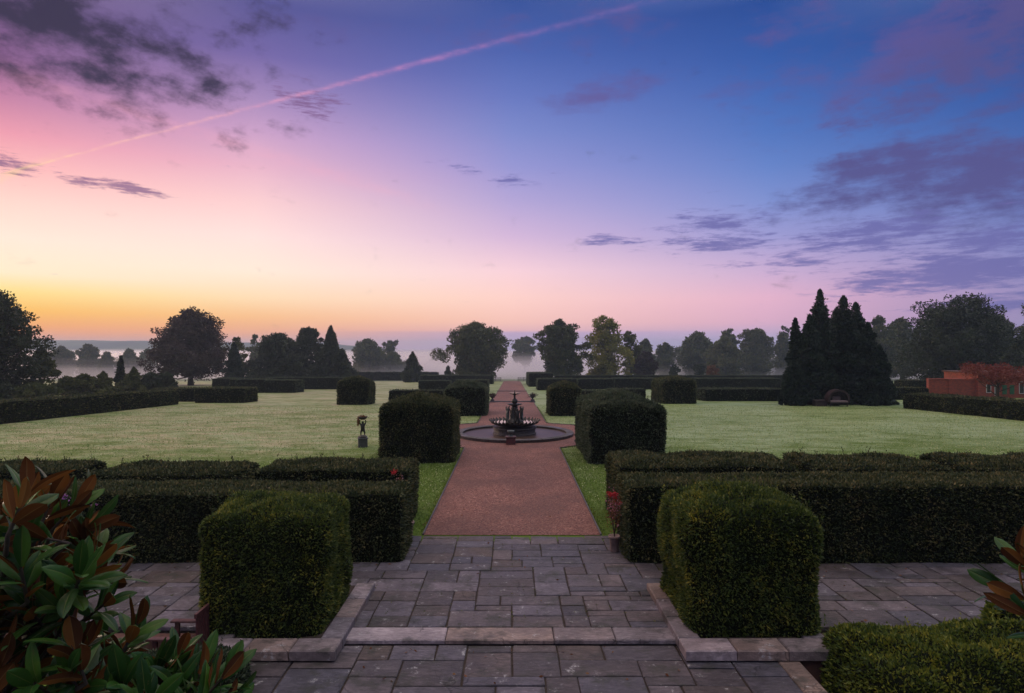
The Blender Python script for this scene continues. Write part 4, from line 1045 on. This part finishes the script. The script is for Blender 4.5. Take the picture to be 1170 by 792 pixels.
def magnolia(label, trunk_xy, zb_, whorls, sd):
    rng = np.random.default_rng(sd)
    r0 = empty('magnolia', (trunk_xy[0], trunk_xy[1], zb_), label=label, cat='magnolia')
    o_ = np.array([trunk_xy[0], trunk_xy[1], zb_]); lf = MB(); br = MB()
    forks = [np.array([0, 0, .9]), np.array([.15, .1, 1.5]), np.array([.1, -.1, 2.1]), np.array([.2, .1, 2.7])]
    br.tube([(0, 0, -.1)] + [tuple(f) for f in forks], [.07, .06, .05, .04, .025], 8)
    for (P, ax, nl, ln_) in whorls:
        P = np.array(P)-o_; ax = np.array(ax, float); ax /= np.linalg.norm(ax)
        fk = forks[int(np.argmin([abs(f[2]-(P[2]-.6)) for f in forks]))]
        mid = fk*.45+P*.55 - np.array([0, 0, .10])
        st = P-ax*.16
        br.tube([tuple(fk), tuple(mid), tuple(st), tuple(P)], [.016, .011, .008, .006], 6, cap=False)
        u = np.cross(ax, [.3, .2, .9]); u /= np.linalg.norm(u); v = np.cross(ax, u)
        a0 = rng.uniform(0, 6.28)
        for i in range(nl):
            a = a0 + i*2.4 + rng.normal(0, .2); tilt = math.radians(14+ 58*i/nl + rng.normal(0, 9))
            side = u*math.cos(a)+v*math.sin(a)
            d = ax*math.cos(tilt)+side*math.sin(tilt); d[2] += .10
            base = P - ax*(.15*i/nl) + side*.006
            mag_leaf(lf, base, d, ax, ln_*rng.uniform(.75, 1.1), ln_*.335*rng.uniform(.85, 1.15), rng)
    fo = lf.build('foliage', 'magnolia_leaf', r0, smooth=True)
    at = fo.data.attributes.new('rib', 'FLOAT', 'POINT'); nv = len(fo.data.vertices); at.data.foreach_set('value', (np.arange(nv) % 7 == 3).astype(np.float32))
    ev = np.empty(len(fo.data.edges)*2, np.int32); fo.data.edges.foreach_get('vertices', ev); ev = ev.reshape(-1, 2) % 7
    sh_ = fo.data.attributes.new('sharp_edge', 'BOOLEAN', 'EDGE'); sh_.data.foreach_set('value', ((ev[:, 0] == 3) & (ev[:, 1] == 3))); br.build('branches', 'bark', r0, smooth=True)
def inside(x, y, poly):
    c = False; j = len(poly)-1
    for i in range(len(poly)):
        if (poly[i][1] > y) != (poly[j][1] > y) and x < (poly[j][0]-poly[i][0])*(y-poly[i][1])/(poly[j][1]-poly[i][1])+poly[i][0]: c = not c
        j = i
    return c
poly = [(-90, 565), (25, 560), (70, 572), (92, 590), (108, 625), (112, 665), (118, 700), (150, 745), (185, 775), (235, 775), (250, 860), (-90, 860)]
rng = np.random.default_rng(33); wl = []; pts = []
def P3(px, py, Y): return (Xat(px, Y), Y, Zat(py, Y))
tr_ = 0
while len(wl) < 125 and tr_ < 5000:
    tr_ += 1; px, py = rng.uniform(-90, 255), rng.uniform(555, 860)
    if not inside(px, py, poly): continue
    Y = rng.uniform(2.45, 3.5)
    p = np.array(P3(px, py, Y))
    if any(np.linalg.norm(p-q) < .15 for q in pts): continue
    pts.append(p); ox = (px-60)/140
    wl.append((p, (ox*.7+rng.normal(0, .35), rng.normal(0, .45), .75+rng.normal(0, .2)), int(rng.integers(8, 12)), .175))
for px, py, Y, ax in ((60, 565, 2.9, (.1, .4, 1)), (28, 572, 2.8, (-.1, .5, 1)), (92, 572, 3.0, (.5, .6, .8)), (108, 600, 3.0, (.9, .5, .5)), (120, 632, 2.95, (1, .4, .45)), (132, 660, 3.1, (1, .5, .3)), (158, 712, 2.9, (.35, .5, 1)), (232, 765, 2.8, (.45, .5, .9)), (200, 785, 2.75, (.6, -.1, .7)), (120, 690, 2.9, (.8, -.1, .6)), (235, 795, 2.8, (1, 0, .3)), (180, 765, 2.8, (.5, -.2, .8)), (20, 600, 2.6, (0, -.3, 1)), (80, 770, 2.45, (.2, -.6, .7)), (40, 780, 2.4, (-.1, -.6, .7)), (140, 780, 2.5, (.3, -.5, .7)), (75, 690, 2.6, (.3, -.5, .7)), (30, 690, 2.55, (0, -.5, .7)), (258, 770, 2.7, (.7, .3, .8)), (205, 748, 2.9, (.3, .5, .9)), (268, 800, 2.65, (.8, .2, .6)), (150, 735, 3.0, (.5, .5, .8))):
    wl.append((P3(px, py, Y), ax, 9, .165))
magnolia('big-leaved magnolia with rusty leaf undersides filling the bottom left corner', (-2.75, 2.9), -.06, wl, 5)
wr = [(P3(px, py, Y), ax, n_, .165) for px, py, Y, ax, n_ in ((1146, 672, 2.85, (-.7, .7, .35), 10), (1172, 700, 2.75, (-.6, .5, .5), 9), (1165, 640, 3.0, (-.4, .6, .8), 9), (1196, 650, 2.9, (-.3, .6, .9), 9), (1205, 690, 2.8, (-.5, .8, .4), 9), (1225, 740, 2.8, (-.4, -.1, .8), 9), (1235, 620, 3.0, (-.1, 0, 1), 9), (1260, 680, 2.9, (0, -.1, 1), 9))]
magnolia('magnolia sprig with rust-brown leaves poking in at the right edge', (3.0, 2.9), -.06, wr, 6)

# ================================================================== SKY, HAZE, LIGHT, CAMERA
w = bpy.data.worlds.new('World'); bpy.context.scene.world = w; w.use_nodes = True
nt = w.node_tree; nt.nodes.clear()
tc = nt.nodes.new('ShaderNodeTexCoord')
vn = nt.nodes.new('ShaderNodeVectorMath'); vn.operation = 'NORMALIZE'; L(nt, tc.outputs['Generated'], vn.inputs[0])
sep = nt.nodes.new('ShaderNodeSeparateXYZ'); L(nt, vn.outputs[0], sep.inputs[0])
DX, DY, DZ = sep.outputs
el = math_n(nt, 'MULTIPLY', math_n(nt, 'ARCSINE', DZ), 57.2958)
az = math_n(nt, 'MULTIPLY', math_n(nt, 'ARCTAN2', DX, DY), 57.2958)
ELM = 60.0
cols = {  # azimuth column (photo x): rows (photo y, sRGB)
 0:   [(-400, (235,215,225)), (0, (105,80,125)), (60, (140,95,145)), (110, (192,126,160)), (150, (232,152,170)), (190, (250,184,182)), (230, (254,212,200)), (270, (255,230,212)), (310, (255,234,200)), (332, (255,222,132)), (354, (255,190,66)), (374, (252,160,66)), (384, (245,152,92)), (398, (235,150,115))],
 292: [(-400, (230,218,232)), (0, (85,82,142)), (60, (112,98,160)), (110, (160,132,180)), (150, (198,156,194)), (190, (228,176,196)), (230, (246,202,204)), (270, (255,222,216)), (310, (255,232,212)), (340, (255,220,176)), (362, (254,192,128)), (380, (248,168,118)), (398, (222,155,150))],
 585: [(-400, (220,220,238)), (0, (52,78,148)), (60, (72,95,168)), (110, (98,115,185)), (150, (120,132,196)), (190, (145,145,204)), (230, (175,160,208)), (270, (208,178,212)), (310, (246,206,214)), (340, (255,208,198)), (368, (253,196,180)), (378.5, (238,180,180)), (380, (196,162,196)), (398, (185,160,200))],
 878: [(-400, (210,216,240)), (0, (36,72,144)), (60, (46,85,160)), (110, (62,100,174)), (150, (76,112,184)), (190, (96,126,194)), (230, (122,140,202)), (270, (152,150,204)), (310, (200,170,206)), (340, (228,176,200)), (368, (222,170,196)), (385, (190,165,202)), (398, (170,155,198))],
 1170:[(-400, (205,212,240)), (0, (34,66,132)), (60, (40,76,146)), (110, (50,86,158)), (150, (62,96,166)), (190, (80,106,174)), (230, (100,118,182)), (270, (120,128,186)), (310, (140,134,186)), (340, (152,136,182)), (368, (150,132,178)), (385, (140,128,176)), (398, (130,125,175))]}
outs = []
for px, rows in cols.items():
    a = math.atan((px-CX)/F); st = []
    for py, c in rows:
        e = math.degrees(math.atan((HZ-py)/F*math.cos(a)))
        if py == -400: e = 48  # overhead row out of view, brightened to add light from above
        st.append((min(1, max(0, e/ELM)), lin(c)))
    st.sort(key=lambda t: t[0])
    outs.append((math.degrees(a), ramp(nt, math_n(nt, 'DIVIDE', el, ELM, clamp=True), st).outputs[0]))
back = ramp(nt, math_n(nt, 'DIVIDE', el, 90.0, clamp=True), [(0, lin((75,70,105))), (.3, lin((80,85,130))), (.6, lin((205,210,238))), (1, lin((220,220,238)))]).outputs[0]
col = outs[0][1]
for (a0, _), (a1, c1) in zip(outs[:-1], outs[1:]):
    col = mixc(nt, mrange(nt, az, a0, a1, smooth=False), col, c1)
glow = ramp(nt, math_n(nt, 'DIVIDE', el, 40.0, clamp=True), [(0, (1.5,.62,.25)), (.12, (1.7,.95,.42)), (.35, (1.3,.8,.55)), (.8, (.5,.25,.35)), (1, (.25,.14,.25))]).outputs[0]
gm = math_n(nt, 'MULTIPLY', mrange(nt, az, -95, -62, 0, 1), mrange(nt, az, -62, -40, 1, 0))
backm = mrange(nt, math_n(nt, 'ABSOLUTE', az), 60, 120)
col = mixc(nt, backm, col, back)
col = mixc(nt, gm, col, glow)
# --- clouds: noise broken shapes inside soft patches of the sky dome
def patch(px, py, rx, ry, rot=0):
    """soft elliptic patch around the direction of a point, radii in degrees"""
    a = math.degrees(math.atan((px-CX)/F)); e = math.degrees(math.atan((HZ-py)/F*math.cos(math.radians(a))))
    du = math_n(nt, 'SUBTRACT', az, a); dv = math_n(nt, 'SUBTRACT', el, e)
    c_, s_ = math.cos(R(rot)), math.sin(R(rot))
    u = math_n(nt, 'ADD', math_n(nt, 'MULTIPLY', du, c_/rx), math_n(nt, 'MULTIPLY', dv, s_/rx))
    v = math_n(nt, 'ADD', math_n(nt, 'MULTIPLY', du, -s_/ry), math_n(nt, 'MULTIPLY', dv, c_/ry))
    d2 = math_n(nt, 'ADD', math_n(nt, 'MULTIPLY', u, u), math_n(nt, 'MULTIPLY', v, v))
    return math_n(nt, 'POWER', 2.718, math_n(nt, 'MULTIPLY', d2, -1.0))
cv = nt.nodes.new('ShaderNodeCombineXYZ'); L(nt, math_n(nt, 'MULTIPLY', az, .1), cv.inputs[0]); L(nt, math_n(nt, 'MULTIPLY', el, .28), cv.inputs[1])
crot = mapping(nt, cv.outputs[0], rot=(0, 0, -.12))
n_big = math_n(nt, 'MULTIPLY_ADD', noise_n(nt, mapping(nt, crot, (.8, 1.25, 1)), 2.6, 12, .72), 1.9, -.45)
pv = nt.nodes.new('ShaderNodeCombineXYZ'); L(nt, math_n(nt, 'MULTIPLY', az, .1), pv.inputs[0]); L(nt, math_n(nt, 'MULTIPLY', el, .17), pv.inputs[1])
n_puf = math_n(nt, 'MULTIPLY_ADD', noise_n(nt, mapping(nt, pv.outputs[0], (1, 1, 1), (0, 0, .35), (3, 1, 0)), 2.4, 12, .62), 2.2, -.6)
n_str = noise_n(nt, mapping(nt, cv.outputs[0], (1, 2.3, 1), (0, 0, -.10), (5, 2, 0)), 3.2, 12, .70)
n_str = math_n(nt, 'MULTIPLY_ADD', n_str, 2.0, -.5)
def msum(lst):
    s_ = lst[0]
    for x in lst[1:]: s_ = math_n(nt, 'MAXIMUM', s_, x)
    return s_
def clouds(col, patches, noise, lo, hi, colour, strength):
    m_ = msum([math_n(nt, 'MULTIPLY', patch(*p[:5]), p[5]) for p in patches])
    v = math_n(nt, 'ADD', noise, math_n(nt, 'MULTIPLY_ADD', m_, .55, -.55))
    k = math_n(nt, 'MULTIPLY', mrange(nt, v, lo, hi), strength)
    return mixc(nt, k, col, lin(colour) if isinstance(colour, tuple) else colour)
# pink veils
col = clouds(col, [(690, 25, 9, 3, 0, .9), (560, 40, 9, 3, 0, .8), (380, 30, 7, 3, -10, .8), (900, 20, 7, 3, 10, .9), (1060, 60, 13, 5, 12, 1.3), (690, 107, 7, 1.6, 5, 1.3), (860, 95, 8, 2.2, 15, .9)], math_n(nt, 'MULTIPLY_ADD', n_puf, .5, math_n(nt, 'MULTIPLY', n_big, .5)), .24, .85, (96, 80, 138), .75)
# dark bank top left
col = clouds(col, [(70, 28, 14, 5.0, -12, 1.45), (210, 78, 7, 2.4, -8, 1.2), (10, 8, 13, 6, 0, 1.4), (300, 15, 6, 2.5, -5, .9)], n_puf, .20, .90, (50, 44, 70), .97)
# violet streaks right
col = clouds(col, [(1020, 195, 10, 3.2, 14, 1.3), (1130, 205, 9, 4.0, 12, 1.35), (940, 225, 6, 1.6, 8, 1.0), (1100, 75, 10, 3.4, 16, 1.2), (1180, 30, 7, 5, 0, 1.2), (1150, 120, 5, 1.3, 12, .9)], math_n(nt, 'MULTIPLY_ADD', n_puf, .5, math_n(nt, 'MULTIPLY', n_big, .5)), .23, .72, (80, 76, 132), .92)
col = clouds(col, [(820, 255, 5, 1.3, 0, 1.05), (820, 278, 6, .9, 0, 1.1), (700, 274, 4, .6, 0, 1.0), (990, 270, 9, 1.6, 5, 1.1), (1090, 312, 9, 1.6, 3, 1.4), (1130, 275, 7, 1.5, 6, 1.1), (1160, 345, 6, .9, 0, 1.1), (900, 300, 6, .7, 0, .9), (585, 207, 2.6, .6, -6, 1.0), (530, 192, 3, .5, -10, .8)], n_str, .20, .62, (98, 96, 160), .85)
col = clouds(col, [(95, 207, 2.4, .55, -7, 1.15), (150, 216, 4.5, .6, -6, 1.0), (8, 186, 2.6, .9, -8, 1.15), (350, 115, 4.2, 1.6, -12, .95)], n_str, .26, .60, (120, 85, 130), .8)
# contrails: great circles with ragged width
def dirv(px, py):
    v_ = Vector((px-CX, F, HZ-py)); return v_.normalized()
def trail(col, p1, p2, w0, w1, colour, strength, lo, hi, rag):
    nrm = dirv(*p1).cross(dirv(*p2)).normalized()
    d = nt.nodes.new('ShaderNodeVectorMath'); d.operation = 'DOT_PRODUCT'; L(nt, vn.outputs[0], d.inputs[0]); d.inputs[1].default_value = tuple(nrm)
    wob = math_n(nt, 'MULTIPLY_ADD', noise_n(nt, cv.outputs[0], 6, 4, .6), rag, -rag*.5)
    dd = math_n(nt, 'ADD', d.outputs['Value'], wob)
    wd = mrange(nt, az, -38, 0, w0, w1, smooth=False)
    q = math_n(nt, 'DIVIDE', dd, wd); g_ = math_n(nt, 'POWER', 2.718, math_n(nt, 'MULTIPLY', math_n(nt, 'MULTIPLY', q, q), -1))
    along = math_n(nt, 'MULTIPLY', mrange(nt, az, lo, lo+4), mrange(nt, az, hi-9, hi, 1, 0))
    vis = math_n(nt, 'MULTIPLY', g_, math_n(nt, 'MULTIPLY', along, mrange(nt, noise_n(nt, cv.outputs[0], 5, 7, .7), .35, .65, .25, 1)))
    return mixc(nt, math_n(nt, 'MULTIPLY', vis, strength), col, colour)
tcol = ramp(nt, mrange(nt, az, -40, 5, smooth=False), [(0, lin((255,225,150))), (.12, lin((255,205,170))), (.4, lin((240,160,185))), (.7, lin((200,130,185))), (1, lin((120,100,165)))]).outputs[0]
col = trail(col, (45, 187), (560, 50), .0012, .0040, tcol, .5, -41, 18, .005)
col = trail(col, (100, 112), (430, 215), .008, .010, lin((250,170,185)), .16, -40, -4, .006)
col = trail(col, (0, 205), (45, 185), .0035, .01, lin((255,225,140)), .6, -50, -34, .002)
# unseen sky above the frame, brightened and warmed as added light for the ground
up_c = mixc(nt, mrange(nt, el, 33, 58), (1., 1., 1.), (2.15, 1.85, 1.42))
mm = nt.nodes.new('ShaderNodeVectorMath'); mm.operation = 'MULTIPLY'; L(nt, col, mm.inputs[0]); L(nt, up_c, mm.inputs[1]); col = mm.outputs[0]
bg = nt.nodes.new('ShaderNodeBackground'); L(nt, col, bg.inputs[0]); bg.inputs[1].default_value = 1.0
SUN_EL, SUN_AZ = R(1.5), R(-52)
sky = nt.nodes.new('ShaderNodeTexSky'); sky.sky_type = 'NISHITA'; sky.sun_disc = False; sky.sun_elevation = SUN_EL; sky.sun_rotation = SUN_AZ
bg2 = nt.nodes.new('ShaderNodeBackground'); L(nt, sky.outputs[0], bg2.inputs[0]); bg2.inputs[1].default_value = .0025
ad = nt.nodes.new('ShaderNodeAddShader'); L(nt, bg.outputs[0], ad.inputs[0]); L(nt, bg2.outputs[0], ad.inputs[1])
wo = nt.nodes.new('ShaderNodeOutputWorld'); L(nt, ad.outputs[0], wo.inputs['Surface'])

def volume(name, mb, dens, colr, aniso, label):
    m, nt = new_mat(name + '_air'); M[name+'_air'] = m
    v = nt.nodes.new('ShaderNodeVolumePrincipled'); v.inputs['Color'].default_value = colr + (1,); v.inputs['Density'].default_value = dens; v.inputs['Anisotropy'].default_value = aniso
    o = nt.nodes.new('ShaderNodeOutputMaterial'); L(nt, v.outputs[0], o.inputs['Volume'])
    tag(mb.build(name, name + '_air'), label, 'haze', kind='stuff')
mb = MB(); mb.box(-1700, 1700, -45, 2500, -12.5, 31)
volume('haze', mb, .00046, (.64, .79, 1.0), .35, 'thin dawn haze over the whole garden and valley')
# ground mist lying in the valley below the garden, in three thinning layers
def mist(name, lift, dens, label, y0, sd, xw=720):
    mb = MB(); xs = np.linspace(-xw, xw, 81); yy = np.concatenate([np.linspace(y0, y0+140, 16), np.linspace(y0+170, 1020, 14)]); V = []
    for y in yy:
        for x in xs:
            e = min(1, (y-y0)/60)**.7*min(1, (xw-abs(x))/60)
            t_ = -3.2 + lift + (1.6+lift*.4)*mnoise.noise(Vector((x*.012, y*.01, 2+sd))) + 1.1*mnoise.noise(Vector((x*.04, y*.03, 5+sd)))
            V.append((x, y, -11.2 + (t_+11.2)*e))
    k = len(xs); n0 = len(V); m_ = len(yy)
    Q = [(j*k+i, j*k+i+1, (j+1)*k+i+1, (j+1)*k+i) for j in range(m_-1) for i in range(k-1)]
    V2 = [(x, y, -12.0) for (x, y, z) in V]; Q2 = [(a+n0, d+n0, c+n0, b+n0) for a, b, c, d in Q]; Qs = []
    for i in range(k-1): Qs += [(i+1, i, i+n0, i+1+n0), ((m_-1)*k+i, (m_-1)*k+i+1, (m_-1)*k+i+1+n0, (m_-1)*k+i+n0)]
    for j in range(m_-1): Qs += [(j*k, (j+1)*k, (j+1)*k+n0, j*k+n0), ((j+1)*k+k-1, j*k+k-1, j*k+k-1+n0, (j+1)*k+k-1+n0)]
    mb.quads(V+V2, Q+Q2+Qs); volume(name, mb, dens, (1, .97, 1), .65, label)
mist('valley_mist', -.6, .013, 'dense pale mist lying over the fields beyond the garden', 172, 0)
mist('low_mist', 1.2, .007, 'soft mist drifting low between the far trees', 178, 3, 740)
mist('upper_mist', 3.0, .0035, 'thinner mist drifting above the dense field mist', 186, 4, 760)
mist('veil_mist', 5.0, .0014, 'faint veil of mist round the far tree trunks', 200, 9, 800)

sl = bpy.data.lights.new('sun', 'SUN'); sl.energy = .8; sl.angle = R(18); sl.color = (1, .72, .55)
so = bpy.data.objects.new('sun', sl); C.objects.link(so)
dirs = Vector((math.sin(SUN_AZ)*math.cos(R(11)), math.cos(SUN_AZ)*math.cos(R(11)), math.sin(R(11))))
so.rotation_euler = dirs.to_track_quat('Z', 'Y').to_euler(); so.location = dirs*60

cam = bpy.data.cameras.new('camera'); cam.sensor_width = 36; cam.lens = 36*F/1170; cam.clip_end = 9000; cam.clip_start = .1
co = bpy.data.objects.new('camera', cam); C.objects.link(co); co.location = (0, 0, EYE)
co.rotation_euler = (R(90)+math.atan((HZ-396)/F), 0, 0)
sc = bpy.context.scene; sc.camera = co
sc.view_settings.view_transform = 'Standard'; sc.view_settings.look = 'None'; sc.view_settings.exposure = .14; sc.view_settings.gamma = 1
cy = sc.cycles; cy.use_denoising = True; cy.max_bounces = 6; cy.diffuse_bounces = 3; cy.glossy_bounces = 2; cy.transmission_bounces = 2; cy.volume_bounces = 4; cy.transparent_max_bounces = 8
cy.volume_step_rate = 1; cy.sample_clamp_indirect = 6
try: cy.denoiser = 'OPENIMAGEDENOISE'
except Exception: pass
